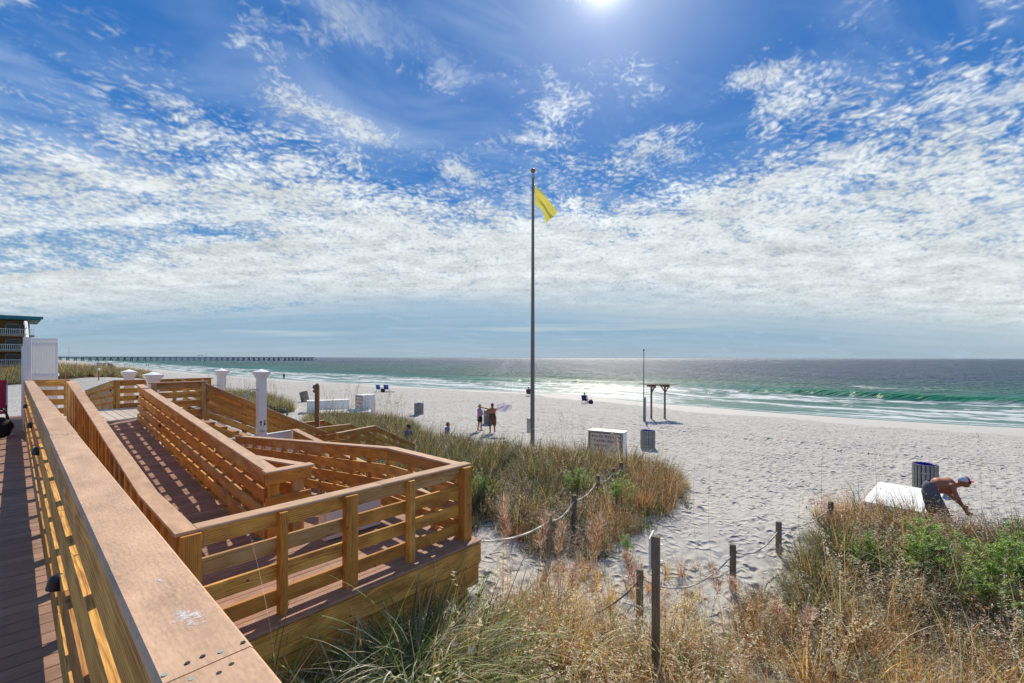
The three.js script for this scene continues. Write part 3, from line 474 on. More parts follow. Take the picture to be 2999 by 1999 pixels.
// ---------------------------------------------------------------- white showers and fence
function showerPost(label, s, t, hTop, hBase, w, head, marks) {
  const g = deckThing('shower_post', label, 'shower post', s, t, hBase, 'white shower posts'), H = hTop - hBase;
  part(g, 'shaft', box(w, H - 0.24, w, 0, (H - 0.24) / 2, 0), WHITE);
  const c = part(g, 'post_cap', merge([[1.12, 0.05, 0.265], [1.3, 0.05, 0.215], [1.55, 0.05, 0.165], [1.72, 0.055, 0.112]].map(([k, hh, d]) => box(w * k, hh, w * k, 0, H - d, 0))), WHITE);
  part(c, 'cap_top', moved(new THREE.ConeGeometry(w * 1.1, 0.085, 4), 0, H - 0.042, 0, 0, Math.PI / 4, 0), WHITE);
  part(g, 'base_trim', box(w * 1.2, 0.14, w * 1.2, 0, 0.07, 0), WHITE);
  if (head) { const a = head, y = H - 0.62; const pipe = part(g, 'shower_pipe', tube([[a * w * 0.4, y, w * 0.5], [a * (w * 0.5 + 0.1), y + 0.03, w * 0.52], [a * (w * 0.5 + 0.24), y + 0.02, w * 0.52], [a * (w * 0.5 + 0.3), y - 0.12, w * 0.52]], 0.013), STEEL);
    part(pipe, 'shower_head', moved(lathe([[0.001, 0.03], [0.02, 0.03], [0.035, -0.02], [0.05, -0.06], [0.045, -0.075], [0.001, -0.075]]), a * (w * 0.5 + 0.3), y - 0.13, w * 0.52), STEEL); }
  if (marks) { const arrow = (x, up) => { const sh = new THREE.Shape(), k = up ? 1 : -1; for (const [i, [a, b]] of [[-0.012, -0.08], [0.012, -0.08], [0.012, 0.02], [0.042, 0.02], [0, 0.08], [-0.042, 0.02], [-0.012, 0.02]].entries()) sh[i ? 'lineTo' : 'moveTo'](x + a, k * b); return moved(new THREE.ExtrudeGeometry(sh, { depth: 0.003, bevelEnabled: false }), 0, 1.42, w / 2 + 0.001); };
    part(g, 'arrow_mark', arrow(-0.045, true), BLACK); part(g, 'arrow_mark', arrow(0.055, false), BLACK);
    part(g, 'tap', merge([moved(cyl(0.02, 0.02, 0.09), -0.05, 1.2, w / 2, Math.PI / 2), moved(new THREE.TorusGeometry(0.035, 0.01, 6, 14), 0.0, 1.2, w / 2 + 0.06), moved(new THREE.TorusGeometry(0.03, 0.01, 6, 14), 0.07, 1.2, w / 2 + 0.05)]), STEEL); }
  return g;
}
showerPost('white shower post behind the far landing railing, leftmost of the four', 2.66, 20.1, -0.42, -3.3, 0.24, 0);
showerPost('white shower post behind the top of the double railing, second from the left', 2.68, 16.25, -0.42, -3.3, 0.25, 0);
showerPost('white shower post beyond the beach stairs, with a shower arm on its left', 5.0, 18.5, -0.4, -3.4, 0.23, -1);
showerPost('white shower post with black up and down arrows, standing by the white wall', 4.87, 14.25, -0.34, -3.35, 0.22, -1, true);
{ const g = deckThing('shower_wall', 'low white boarded wall on both sides of the arrow-marked shower post', 'wall', 4.9, 14.3, -3.35), L = (s, t, h) => loc(g, s, t, h);
  for (let j = 0; j < 5; j++) { bar(g, 'board', L(2.85, 14.35, -2.42 - j * 0.2), L(4.74, 14.3, -2.42 - j * 0.2), 0.03, 0.18, WHITE); bar(g, 'board', L(5.0, 14.25, -2.4 - j * 0.2), L(5.8, 14.42, -2.4 - j * 0.2), 0.03, 0.18, WHITE); }
  bar(g, 'coping', L(2.85, 14.35, -2.31), L(4.74, 14.3, -2.31), 0.1, 0.035, WHITE); bar(g, 'coping', L(5.0, 14.25, -2.29), L(5.8, 14.42, -2.29), 0.1, 0.035, WHITE);
  for (const [s, t] of [[3.0, 14.4], [3.95, 14.38], [5.82, 14.45]]) bar(g, 'post', L(s, t + 0.05, -3.35), L(s, t + 0.05, -2.34), 0.09, 0.09, WHITE);
  planks(g, 2.76, 5.9, 14.5, 16.5, -3.34, -3.34, 0.138, PALEDECK); }
{ // fence: one panel in line with the boardwalk, with an arched lattice top, and a gate across it
  const g = deckThing('privacy_fence', 'white vinyl fence panel with an arched lattice top, seen edge-on', 'fence', 0.2, 15, -1.62), L = (t, h, s = 0.2) => loc(g, s, t, -1.62 + h);
  for (const t of [14.4, 17.2]) { bar(g, 'post', L(t, 0), L(t, t < 15 ? 2.05 : 1.9), 0.125, 0.125, WHITE); }
  for (let k = 0; k < 17; k++) { const t = 14.55 + k * 0.155; bar(g, 'board', L(t, 0.1), L(t, 1.62), 0.15, 0.022, WHITE).rotateZ(Math.PI / 2); }
  bar(g, 'rail', L(14.4, 0.1), L(17.2, 0.1), 0.05, 0.1, WHITE); bar(g, 'rail', L(14.4, 1.66), L(17.2, 1.66), 0.05, 0.09, WHITE);
  const top = (t) => 1.78 + 0.72 * Math.sin(clamp((t - 14.4) / 2.8) * Math.PI * 0.5 + 0.25);
  for (let k = 0; k < 12; k++) bar(g, 'top_rail', L(14.4 + k * 0.2333, top(14.4 + k * 0.2333)), L(14.4 + (k + 1) * 0.2333, top(14.4 + (k + 1) * 0.2333)), 0.05, 0.05, WHITE);
  for (let k = 0; k < 15; k++) { const t = 14.5 + k * 0.185; bar(g, 'lattice_slat', L(t, 1.7), L(t, top(t)), 0.012, 0.035, WHITE); }
  for (let k = 1; k < 5; k++) { const h = 1.7 + k * 0.14; bar(g, 'lattice_slat', L(14.5, h, 0.19), L(17.1, h, 0.19), 0.01, 0.035, WHITE); }
  const q = deckThing('white_gate', 'white picket gate swung across behind the far end of the nearest railing', 'gate', 0.2, 19.3, -1.62), G = (s, h) => loc(q, s, 19.3 - (s - 0.2) * 1.08, -1.62 + h);
  for (let k = 0; k < 12; k++) bar(q, 'picket', G(0.23 + k * 0.055, 0.12), G(0.23 + k * 0.055, 2.1), 0.066, 0.02, WHITE);
  for (const h of [0.2, 1.1, 2.0, 2.13]) bar(q, 'rail', G(0.2, h), G(0.88, h), 0.04, h > 2.1 ? 0.05 : 0.08, WHITE);
  for (const h of [0.5, 1.9]) part(q, 'hinge', moved(box(0.05, 0.12, 0.03), ...G(0.2, h)), BLACK); }
{ const b = deckThing('black_bag', 'black bag on the boardwalk by the far end of the nearest railing', 'bag', -0.25, 13.6, -1.62);
  part(b, 'bag_body', moved(new THREE.SphereGeometry(0.24, 16, 12), 0, 0.2, 0).applyMatrix4(new THREE.Matrix4().makeScale(1.1, 0.95, 0.8)), std({ name: 'black_fabric', color: col(.012, .012, .014), roughness: 0.9 }));
  part(b, 'strap', tube([[-0.2, 0.3, 0], [-0.12, 0.55, 0.02], [0.1, 0.57, 0], [0.2, 0.3, 0]], 0.02), BLACK); }
{ const b = deckThing('red_chair', 'red beach chair leaning at the far end of the boardwalk', 'chair', -0.35, 15.2, -1.62), M = std({ name: 'red_fabric', color: col(.4, .012, .04), roughness: 0.8 });
  part(b, 'backrest', moved(box(0.5, 0.7, 0.03), 0, 0.75, -0.1, -0.3), M); part(b, 'seat', box(0.5, 0.03, 0.45, 0, 0.38, 0.15), M);
  for (const x of [-0.25, 0.25]) { part(b, 'leg', tube([[x, 0, 0.4], [x, 0.4, 0.1], [x, 1.1, -0.22]], 0.014), STEEL); part(b, 'leg', tube([[x, 0, -0.2], [x, 0.4, 0.2], [x, 0.55, 0.35]], 0.014), STEEL); } }

// ---------------------------------------------------------------- things on the beach
function slatBin(label, px, py, { lean = 0, turn = 0, k = 1, blue = true } = {}) {
  const [x, y, q] = Array.isArray(px) ? px : hit(px, py);
  const g = thing('litter_bin', label, 'litter bin', [x, y + (lean ? 0.06 : 0.02), q], turn, 'slatted litter bins on the sand');
  if (!slatBin.m) { slatBin.m = [0, 1, 2].map((i) => std({ name: 'grey_slat', map: woodMap([[.36, .33, .28], [.31, .285, .245], [.4, .37, .32]][i], [.22, .2, .17], 11 + i), bumpMap: woodBump, bumpScale: 0.003, roughness: 0.85 }));
    slatBin.slat = board(0.086, 0.9, 0.022, 0.004); slatBin.liner = merge([lathe([[0.001, 0.05], [0.3, 0.05], [0.325, 0.86], [0.335, 0.88], [0.325, 0.9], [0.31, 0.88], [0.29, 0.1], [0.001, 0.1]], 28)]);
    slatBin.band = lathe([[0.335, -0.02], [0.343, -0.02], [0.343, 0.02], [0.335, 0.02], [0.335, -0.02]], 28); }
  for (let i = 0; i < 19; i++) { const a = i / 19 * Math.PI * 2, s = part(g, 'slat', slatBin.slat, slatBin.m[(i * 7 + Math.floor(x * 3)) % 3 & 3] || slatBin.m[0]); s.position.set(0.358 * Math.sin(a), 0.46, 0.358 * Math.cos(a)); s.rotation.y = a; }
  part(g, 'liner', slatBin.liner, blue ? BLUE : BLACK);
  for (const h of [0.14, 0.6]) part(g, 'hoop', slatBin.band, STEEL).position.y = h;
  g.rotation.z = lean; g.scale.setScalar(k); return g;
}
slatBin('slatted grey litter bin with a blue liner, right of the red-lettered sign', 1897, 1312, { turn: 0.3 });
slatBin('slatted grey litter bin with a blue liner, behind the white lid at the right edge', 2709, 1431, { turn: 1.1, k: 0.95 });
slatBin('slatted grey litter bin standing alone left of the walking couple', 1227, 1214, { turn: 0.7 });
slatBin('slatted grey litter bin half hidden behind the bare-backed man', 1432, 1240, { turn: 0.2, blue: false });
slatBin('tilted slatted grey litter bin by the low white boxes', 895, 1176, { lean: 0.2, turn: 0.5, blue: false, k: 1.1 });

function signFace(lines, w, h) {
  const c = document.createElement('canvas'); c.width = 512; c.height = Math.round(512 * h / w); const k = c.getContext('2d');
  k.fillStyle = '#dccdb8'; k.fillRect(0, 0, c.width, c.height);
  k.strokeStyle = '#7a2a1c'; k.lineWidth = 16; k.strokeRect(14, 14, c.width - 28, c.height - 28);
  k.fillStyle = '#8c2418'; k.textBaseline = 'top';
  for (const [t, x, y, s, bold] of lines) { k.font = `${bold ? 'bold ' : ''}${s}px sans-serif`; k.fillText(t, x, y); }
  const t = new THREE.CanvasTexture(c); t.colorSpace = THREE.SRGBColorSpace; t.magFilter = THREE.LinearFilter; return std({ name: 'painted_sign', map: t, roughness: 0.75 });
}
const SIGN = signFace([['Beach Rentals', 40, 42, 66, true], ['• Paddle Boards', 40, 132, 60, true], ['• Kayaks', 40, 222, 60, true], ['• Aqua Cycles', 40, 312, 60, true], ['GET YOURS', 90, 420, 60, false]], 1, 1.1);
function chest(name, label, category, [x, y, q], turn, w, h, d, slope = 0, group) {   // white storage chest; front is +z, lid may slope to the front
  const g = thing(name, label, category, [x, y - 0.12, q], turn, group), H = h + 0.12;
  const side = (sx) => { const s = new THREE.Shape(); s.moveTo(-d / 2, 0); s.lineTo(d / 2, 0); s.lineTo(d / 2, H - slope); s.lineTo(-d / 2, H); const e = new THREE.ExtrudeGeometry(s, { depth: 0.025, bevelEnabled: false }); return moved(e, sx * (w / 2 - 0.0125) + 0.0125, 0, 0, 0, -Math.PI / 2, 0); };
  part(g, 'side_panel', side(-1), WHITE); part(g, 'side_panel', side(1), WHITE);
  part(g, 'front_panel', box(w - 0.05, H - slope - 0.01, 0.025, 0, (H - slope) / 2 - 0.005, d / 2 - 0.03), WHITE); part(g, 'back_panel', box(w - 0.05, H - 0.01, 0.025, 0, H / 2 - 0.005, -d / 2 + 0.03), WHITE);
  const a = Math.atan2(slope, d); const lid = part(g, 'lid', moved(box(w + 0.05, 0.035, Math.hypot(d, slope) + 0.06), 0, H - slope / 2 + 0.02, 0, a), WHITE);
  part(g, 'batten', box(w - 0.06, 0.05, 0.02, 0, (H - slope) * 0.55, d / 2 - 0.008), WHITE); for (const x of [-0.3, 0.3]) part(lid, 'hinge', box(0.07, 0.09, 0.012, x * w, H - slope - 0.05, d / 2 - 0.01), STEEL); part(lid, 'hasp', box(0.035, 0.12, 0.015, 0, H - slope - 0.06, d / 2 - 0.008), STEEL);
  return g;
}
{ const p = at(0, 0, 0);
  const A = [3.75, sandAt(3.75, 20.2, false), 20.2];
  const s = chest('rental_stand', 'tall white stand with a red-lettered beach rentals sign, behind the middle dune grass', 'rental stand', [4.35, A[1], 20.2], -0.5, 1.6, 1.24, 0.62, 0);
  part(s, 'sign_panel', (() => { const g = new THREE.BoxGeometry(1.52, 1.3, 0.02); return moved(g, -0.01, 0.7, 0.335); })(), SIGN);
  part(s, 'sign_frame', merge([box(1.58, 0.03, 0.03, -0.01, 1.362, 0.336), box(0.03, 1.3, 0.03, -0.785, 0.7, 0.336), box(0.03, 1.3, 0.03, 0.765, 0.7, 0.336)]), GREYPAINT);
  const [x2, y2, q2] = hit(1060, 1262);
  const s2 = chest('rental_stand', 'tall white stand with a red-lettered sign, farther off by the low white boxes', 'rental stand', [-10.9, sandAt(-10.9, 33, false), 33], -0.75, 1.1, 1.8, 1.0, 0);
  part(s2, 'sign_panel', moved(new THREE.BoxGeometry(1.05, 1.75, 0.02), 0, 1.0, 0.51), SIGN);
  const c = hit(893, 1222), d = hit(1030, 1240);
  chest('storage_box', 'low white storage box beside the tall bare post, its short end towards the camera', 'storage box', [-14.3, sandAt(-14.3, 34.6, false), 34.6], 0.45, 3.0, 1.05, 0.95, 0, 'low white beach boxes');
  chest('storage_box', 'long low white box with a sloping lid in front of the farther red-lettered stand', 'storage box', [-11.9, sandAt(-11.9, 31.4, false), 31.4], 0.3, 3.6, 0.6, 1.2, 0.1, 'low white beach boxes');
  chest('storage_box', 'big white box with a sloping lid beside the man in the cap', 'storage box', [10.56, sandAt(10.56, 11.95, false) - 0.1, 11.95], -0.83, 1.35, 0.66, 2.4, 0.05, 'low white beach boxes');
}
// flagpole
{ const x = 0.98, q = 21, y = sandAt(x, q, false), g = thing('flagpole', 'tall grey flagpole with a brown ball on top, in the middle of the picture', 'flagpole', [x, y - 0.2, q]);
  const T = 13.25; const shaft = part(g, 'shaft', lathe([[0.001, 0], [0.105, 0], [0.1, 1], [0.088, 5], [0.07, 9], [0.052, T], [0.001, T]], 18), std({ name: 'weathered_aluminium', color: col(.2, .185, .165), metalness: 0.25, roughness: 0.5 }));
  part(g, 'truck', lathe([[0.001, T - 0.05], [0.085, T - 0.05], [0.09, T + 0.02], [0.05, T + 0.09], [0.015, T + 0.13], [0.015, T + 0.2], [0.001, T + 0.2]], 16), GREYPAINT);
  part(g, 'ball', moved(new THREE.SphereGeometry(0.112, 20, 14), 0, T + 0.3, 0), std({ name: 'tarnished_gold', color: col(.28, .14, .05), metalness: 0.5, roughness: 0.45 }));
  const c = part(g, 'canister', merge([lathe([[0.001, 1.15], [0.075, 1.15], [0.085, 1.17], [0.085, 1.83], [0.075, 1.86], [0.001, 1.86]], 16)]), std({ name: 'cream_plastic', color: col(.55, .52, .46), roughness: 0.5 })); c.position.set(-0.19, 0, 0.02);
  for (const h of [1.35, 1.65]) part(shaft, 'strap', moved(new THREE.TorusGeometry(0.112, 0.012, 6, 20), 0, h, 0, Math.PI / 2), STEEL);
  part(g, 'halyard', tube([[-0.06, T - 0.1, 0.06], [-0.09, 8, 0.07], [-0.1, 5, 0.09], [-0.11, 1.7, 0.1]], 0.006, 30, 5), ROPE);
  part(shaft, 'cleat', tube([[0.07, 9.0, 0.03], [0.13, 8.9, 0.03], [0.14, 8.7, 0.03], [0.08, 8.62, 0.03]], 0.006, 12, 5), STEEL);
  const fx = x + 0.06, fy = y - 0.2 + T, f = thing('yellow_flag', 'limp yellow flag hanging from the flagpole', 'flag', [fx, fy - 0.35, q]);
  // cloth hung by its hoist and blown a little to the right, gathered into folds
  const hoist = [[0, 0], [0.0, -0.92]], NU = 40, NV = 22, P = [], I = [], U = [];
  for (let j = 0; j <= NV; j++) for (let i = 0; i <= NU; i++) {
    const u = i / NU, v = j / NV;
    const ax = 0.02 + u * 1.06, ay = -0.02 - 1.33 * Math.pow(u, 1.12);                         // upper edge
    const bx = 0.02 + 0.33 * sstep(0, 0.55, u) + 0.25 * sstep(0.4, 1, u), by = -0.9 - 0.26 * sstep(0, 0.45, u) - 0.66 * sstep(0.4, 1, u);   // lower edge
    const w = Math.sin(v * Math.PI);
    P.push(mix(ax, bx, v) + 0.02 * Math.sin(v * 9 + u * 3) * u, mix(ay, by, v), 0.16 * u * Math.sin(v * 8.5 + u * 2.2) + 0.06 * Math.sin(u * 7) * w); U.push(u, v);
  }
  for (let j = 0; j < NV; j++) for (let i = 0; i < NU; i++) { const a = j * (NU + 1) + i; I.push(a, a + NU + 1, a + 1, a + 1, a + NU + 1, a + NU + 2); }
  const fg = new THREE.BufferGeometry(); fg.setAttribute('position', new THREE.Float32BufferAttribute(P, 3)); fg.setAttribute('uv', new THREE.Float32BufferAttribute(U, 2)); fg.setIndex(I); fg.computeVertexNormals();
  part(f, 'cloth', fg, new THREE.MeshPhysicalMaterial({ name: 'yellow_nylon', color: col(.62, .56, .1), roughness: 0.9, transmission: 0.55, thickness: 0, side: THREE.DoubleSide }));
  for (const h of [-0.04, -0.88]) part(f, 'clip', moved(new THREE.TorusGeometry(0.03, 0.008, 6, 12), 0, h, 0), STEEL);
}
// sun shelter and mast
{ const [x, y, q] = hit(1927, 1226), g = thing('sun_shelter', 'small open sun shelter of two posts and a flat slatted roof', 'shelter', [x, y, q], 0.16);
  for (const s of [-0.58, 0.58]) {
    bar(g, 'post', [s, -0.3, 0], [s, 2.66, 0], 0.12, 0.12, GREYWOOD[0]); bar(g, 'beam', [s, 2.62, -0.75], [s, 2.62, 0.75], 0.05, 0.16, GREYWOOD[1]);
    bar(g, 'brace', [s, 2.2, 0], [s - Math.sign(s) * 0.33, 2.58, 0], 0.05, 0.09, GREYWOOD[0]); bar(g, 'brace', [s + 0.07, 2.15, 0], [s + 0.07, 2.56, 0.42], 0.05, 0.09, GREYWOOD[0]); }
  for (const z of [-0.3, 0.3]) bar(g, 'beam', [-0.8, 2.72, z], [0.8, 2.72, z], 0.05, 0.1, GREYWOOD[1]);
  for (let k = 0; k < 9; k++) bar(g, 'roof_slat', [-1.3, 2.79 + 0.004 * (k % 2), -0.72 + k * 0.18], [1.3, 2.79, -0.72 + k * 0.18], 0.13, 0.03, pick(GREYWOOD));
  const m = hit(1885, 1232), h = thing('thin_mast', 'thin dark mast with a white sleeve at its foot, left of the sun shelter', 'mast', m);
  part(h, 'mast', cyl(0.045, 0.025, 5.55, 0, -0.2, 0, 12), std({ name: 'dark_metal', color: col(.06, .06, .06), roughness: 0.5 })); part(h, 'cap', cyl(0.05, 0.05, 0.14, 0, 5.3, 0, 10), BLACK);
  part(h, 'sleeve', box(0.13, 1.9, 0.13, 0.1, 0.85, 0), GREYPAINT); }
// bare post with a weathered top
{ const q = 17.2, x = (928 - CX) / F * q, y = sandAt(x, q, false), g = thing('bare_post', 'tall bare timber post with a ragged top, in front of the low white boxes', 'post', [x, y, q], 0.3);
  bar(g, 'post', [0, -0.3, 0], [0, 3.55 - y, 0], 0.13, 0.13, GREYWOOD[1]); bar(g, 'splice', [0.085, 0.2, 0], [0.085, 3.5 - y, 0], 0.04, 0.1, DARKWOOD[0]);
  part(g, 'ragged_top', merge([moved(new THREE.IcosahedronGeometry(0.09, 1), -0.06, 3.46 - y, 0.05), moved(new THREE.IcosahedronGeometry(0.06, 1), -0.08, 3.3 - y, 0.04), moved(new THREE.IcosahedronGeometry(0.07, 1), 0.02, 3.53 - y, 0)]), GREYWOOD[1]); }
// notice on a post in the near grass
{ const q = 5.5, x = (1922 - CX) / F * q, y = sandAt(x, q, false), g = thing('notice_post', 'square timber post with a pale notice board turned away, in the near grass', 'sign post', [x, y, q], 1.1), T = EYE - 2.2 - y;
  bar(g, 'post', [0, -0.3, 0], [0, T, 0], 0.09, 0.09, GREYWOOD[1], 0.005);
  const nb = part(g, 'notice_board', moved(box(0.3, 0.42, 0.012), 0.0, T - 0.2, -0.055), WHITE);
  for (const h of [0.1, 0.3]) part(nb, 'bolt', moved(cyl(0.008, 0.008, 0.02, 0, 0, 0, 8), 0, T - h, 0.055, Math.PI / 2), STEEL);
  part(g, 'nail', moved(cyl(0.006, 0.006, 0.06, 0, 0, 0, 6), 0.045, T - 0.95, 0, 0, 0, -1.3), BLACK); }
// rope fences: [px, py of the top, height over the sand]
function ropePost(label, x, q, h, r, m, lean = 0) {
  const y = sandAt(x, q, false), g = thing('rope_post', label, 'rope post', [x, y, q], R() * 3, 'posts of the rope fences');
  part(g, 'post', merge([cyl(r * 1.03, r, h + 0.3, 0, -0.3, 0, 14), cyl(r, r * 0.8, 0.012, 0, h, 0, 14)]), m); part(g, 'rope_hole', moved(new THREE.TorusGeometry(0.022, 0.007, 6, 12), 0, h - 0.13, r), BLACK);
  g.rotation.z = lean; return [x, y + h - 0.12, q];
}
function topAt(px, py, rel) { const q = F * rel / (py - CY - (px - CX) * ROLL); return [(px - CX) / F * q, q]; }
function rope(label, a, b, sag, r = 0.016, m = ROPE) {
  const pts = []; for (let k = 0; k <= 8; k++) { const t = k / 8; pts.push([mix(a[0], b[0], t), mix(a[1], b[1], t) - sag * 4 * t * (1 - t), -mix(a[2], b[2], t)]); }
  const o = new THREE.Mesh(tube(pts, r, 30, 6), m); o.name = numbered('rope'); scene.add(o); return tag(o, label, 'rope', 'ropes strung between the posts');
}
{ const OLD = std({ name: 'old_rope', color: col(.22, .16, .11), roughness: 0.95 });
  const P1 = [[1610, 1508, 3.45, 'first rope post right of the platform corner, behind the rust plumes'], [1683, 1450, 3.4, 'second rope post right of the platform, among brown seed heads'], [1752, 1392, 3.4, 'third rope post, beside the small green shrub of the middle dune'], [1797, 1371, 3.4, 'fourth rope post, just below the red-lettered sign'], [1820, 1354, 3.4, 'farthest rope post, at the right foot of the red-lettered sign']];
  let prev = (([x, y, q]) => [x, y, q])(at(4.43, 4.6, -2.63));
  const names = ['white rope from the platform corner to the first post', 'white rope rising from the first post to the second', 'white rope between the second and third posts of the middle dune', 'white rope between the third and fourth posts of the middle dune', 'last white rope up to the red-lettered sign'];
  P1.forEach(([px, py, rel, l], i) => { const [x, q] = topAt(px, py, rel), y = sandAt(x, q, false), p = ropePost(l, x, q, EYE - rel - y, 0.06, GREYWOOD[i % 2]); rope(names[i], prev, p, i ? 0.14 : 0.12, 0.017); prev = p; });
  const P2 = [[1875, 1668, 3.5, 'rope post left of the notice post'], [2147, 1595, 3.55, 'rope post on the left shoulder of the right dune'], [2281, 1528, 3.55, 'second rope post up the right dune'], [2428, 1470, 3.5, 'leaning rope post at the top of the right dune']];
  const st = (() => { const [x, y, q] = at(4.3, 4.5, -3.3); return [x, y, q]; })();
  prev = st;
  const n2 = ['old brown rope sagging from under the platform to the post by the notice', 'grey rope sagging across the sandy path', 'grey rope climbing the edge of the right dune', 'grey rope lost in the grass of the right dune'];
  P2.forEach(([px, py, rel, l], i) => { const [x, q] = topAt(px, py, rel), y = sandAt(x, q, false), p = ropePost(l, x, q, EYE - rel - y, 0.058, GREYWOOD[i % 2], i === 3 ? -0.12 : 0); rope(n2[i], prev, [p[0], p[1] - 0.06, p[2]], [0.55, 0.38, 0.22, 0.15][i], 0.015, i ? ROPE : OLD); prev = p; });
  const P3 = [[1053, 1262, 'pale rope post right of the lower stairs'], [1169, 1259, 'pale rope post at the seaward end of the left dune grass'], [1142, 1222, 'dark rope post behind the left dune grass']];
  let a = null; P3.forEach(([px, py, l], i) => { const [x, q] = topAt(px, py, 3.6), p = ropePost(l, x, q, 3.6 > 0 ? EYE - 3.6 - sandAt(x, q, false) : 1, 0.06, GREYWOOD[0]); if (i === 1) rope('white rope between the two pale posts of the left dune', a, p, 0.1, 0.018); if (i === 0) rope('white rope slanting down to the lower stairs', p, [p[0] - 0.7, p[1] - 0.75, p[2] - 0.4], 0.02, 0.018); a = p; });
  a = null; [[700, 1168, 'far rope post behind the stairs, left one'], [730, 1172, 'far rope post behind the stairs, right one'], [800, 1186, 'far rope post just right of the arrow-marked shower'], [842, 1198, 'far rope post left of the low white box'], [1480, 1293, 'dark rope post in the grass left of the flagpole']].forEach(([px, py, l], i) => { const [x, q] = topAt(px, py, 3.75), p = ropePost(l, x, q, Math.max(0.6, EYE - 3.75 - sandAt(x, q, false)), 0.07, GREYWOOD[1]); if (a && i < 4) rope(['', 'far rope between the two posts behind the stairs', 'far rope behind the arrow-marked shower post', 'far white rope right of the arrow-marked shower post'][i], a, p, 0.14, 0.022); a = p; }); }
// folding chairs by the water
function beachChair(label, px, py, turn, c, k = 1) {
  const p = hit(px, py), g = thing('beach_chair', label, 'beach chair', p, turn, 'folding chairs by the water'), M = std({ name: 'chair_fabric', color: c, roughness: 0.8 });
  part(g, 'seat', moved(box(0.56, 0.03, 0.5), 0, 0.32, 0.05, 0.1), M); part(g, 'backrest', moved(box(0.56, 0.62, 0.03), 0, 0.62, -0.28, -0.35), M);
  for (const x of [-0.3, 0.3]) { part(g, 'leg', tube([[x, 0, 0.35], [x, 0.3, 0.1], [x, 0.92, -0.4]], 0.016), STEEL); part(g, 'leg', tube([[x, 0, -0.35], [x, 0.3, -0.05], [x, 0.5, 0.3]], 0.016), STEEL); part(g, 'armrest', box(0.06, 0.025, 0.5, x, 0.52, 0.02), GREYPAINT); }
  g.scale.setScalar(k); return g;
}
beachChair('blue folding chair facing the sea, left one of the empty pair', 1111, 1147, Math.PI - 0.3, col(.02, .12, .5), 1.1);
beachChair('blue folding chair facing the sea, right one of the empty pair', 1132, 1147, Math.PI + 0.1, col(.02, .12, .5), 1.1);
{ const p = hit(1122, 1148), b = thing('cool_bag', 'black cool bag between the two empty blue chairs', 'bag', p); part(b, 'bag_body', box(0.5, 0.5, 0.35, 0, 0.25, 0), BLACK); part(b, 'handle', tube([[-0.15, 0.48, 0], [-0.1, 0.62, 0], [0.1, 0.62, 0], [0.15, 0.48, 0]], 0.02), BLACK);
  const t = hit(1142, 1148), w = thing('beach_towel', 'dark towel on the sand right of the empty blue chairs', 'towel', t, 0.4); part(w, 'towel', box(1.3, 0.03, 0.6, 0, 0.05, 0), std({ name: 'towel_cloth', color: col(.05, .07, .12), roughness: 1 })); }

// ---------------------------------------------------------------- fishing pier
{ const A = [-705, 690], B = [-430, 892], L = Math.hypot(B[0] - A[0], B[1] - A[1]), turn = Math.atan2(B[1] - A[1], B[0] - A[0]);
  const g = thing('fishing_pier', 'long dark fishing pier running out to sea on the horizon', 'pier', [A[0], SEA, A[1]], turn), M = std({ name: 'pier_concrete', color: col(.3, .29, .27), roughness: 0.9 }), top = 6.6;
  part(g, 'pier_deck', box(L + 60, 0.9, 9, L / 2 - 30, top - 0.45, 0), M);
  const bent = merge([box(1.3, 1.0, 9.5, 0, top - 1.4, 0), ...[-1, 1].flatMap((s) => [moved(box(0.75, 12, 0.75), 1.5, top - 6.6, s * 3.6, 0, 0, 0.17), moved(box(0.75, 12, 0.75), -1.5, top - 6.6, s * 3.6, 0, 0, -0.17)])]);
  const n = 42; for (let k = 0; k < n; k++) { const b = part(g, 'pile_bent', bent, M); b.position.x = -40 + (L + 14) * k / n; }
  for (let k = 0; k < 8; k++) { const b = part(g, 'pile_bent', bent, M); b.position.set(L - 24 + k * 7, 0, 5); }
  part(g, 'pier_head', box(62, 1.2, 20, L - 2, top - 0.5, 5), M);
  for (const s of [-4.3, 4.3]) { part(g, 'handrail', box(L + 60, 0.15, 0.15, L / 2 - 30, top + 1.1, s), M); part(g, 'handrail', box(L + 60, 0.12, 0.12, L / 2 - 30, top + 0.55, s), M); }
  const post = box(0.2, 1.15, 0.2); for (let k = 0; k < 90; k++) part(g, 'rail_post', post, M).position.set(k * (L + 20) / 90 - 10, top + 0.57, k % 2 ? 4.3 : -4.3);
  part(g, 'pier_shelter', merge([box(8, 0.5, 6, L * 0.53, top + 3.4, 0), ...[-3, 3].flatMap((x) => [box(0.4, 3.2, 0.4, L * 0.53 + x, top + 1.6, -2), box(0.4, 3.2, 0.4, L * 0.53 + x, top + 1.6, 2)])]), M);
  for (const [x, h] of [[12, 15], [L * 0.555, 8], [L * 0.9, 7]]) part(g, 'lamp_mast', cyl(0.25, 0.2, h, x, top, 0, 6), M); }
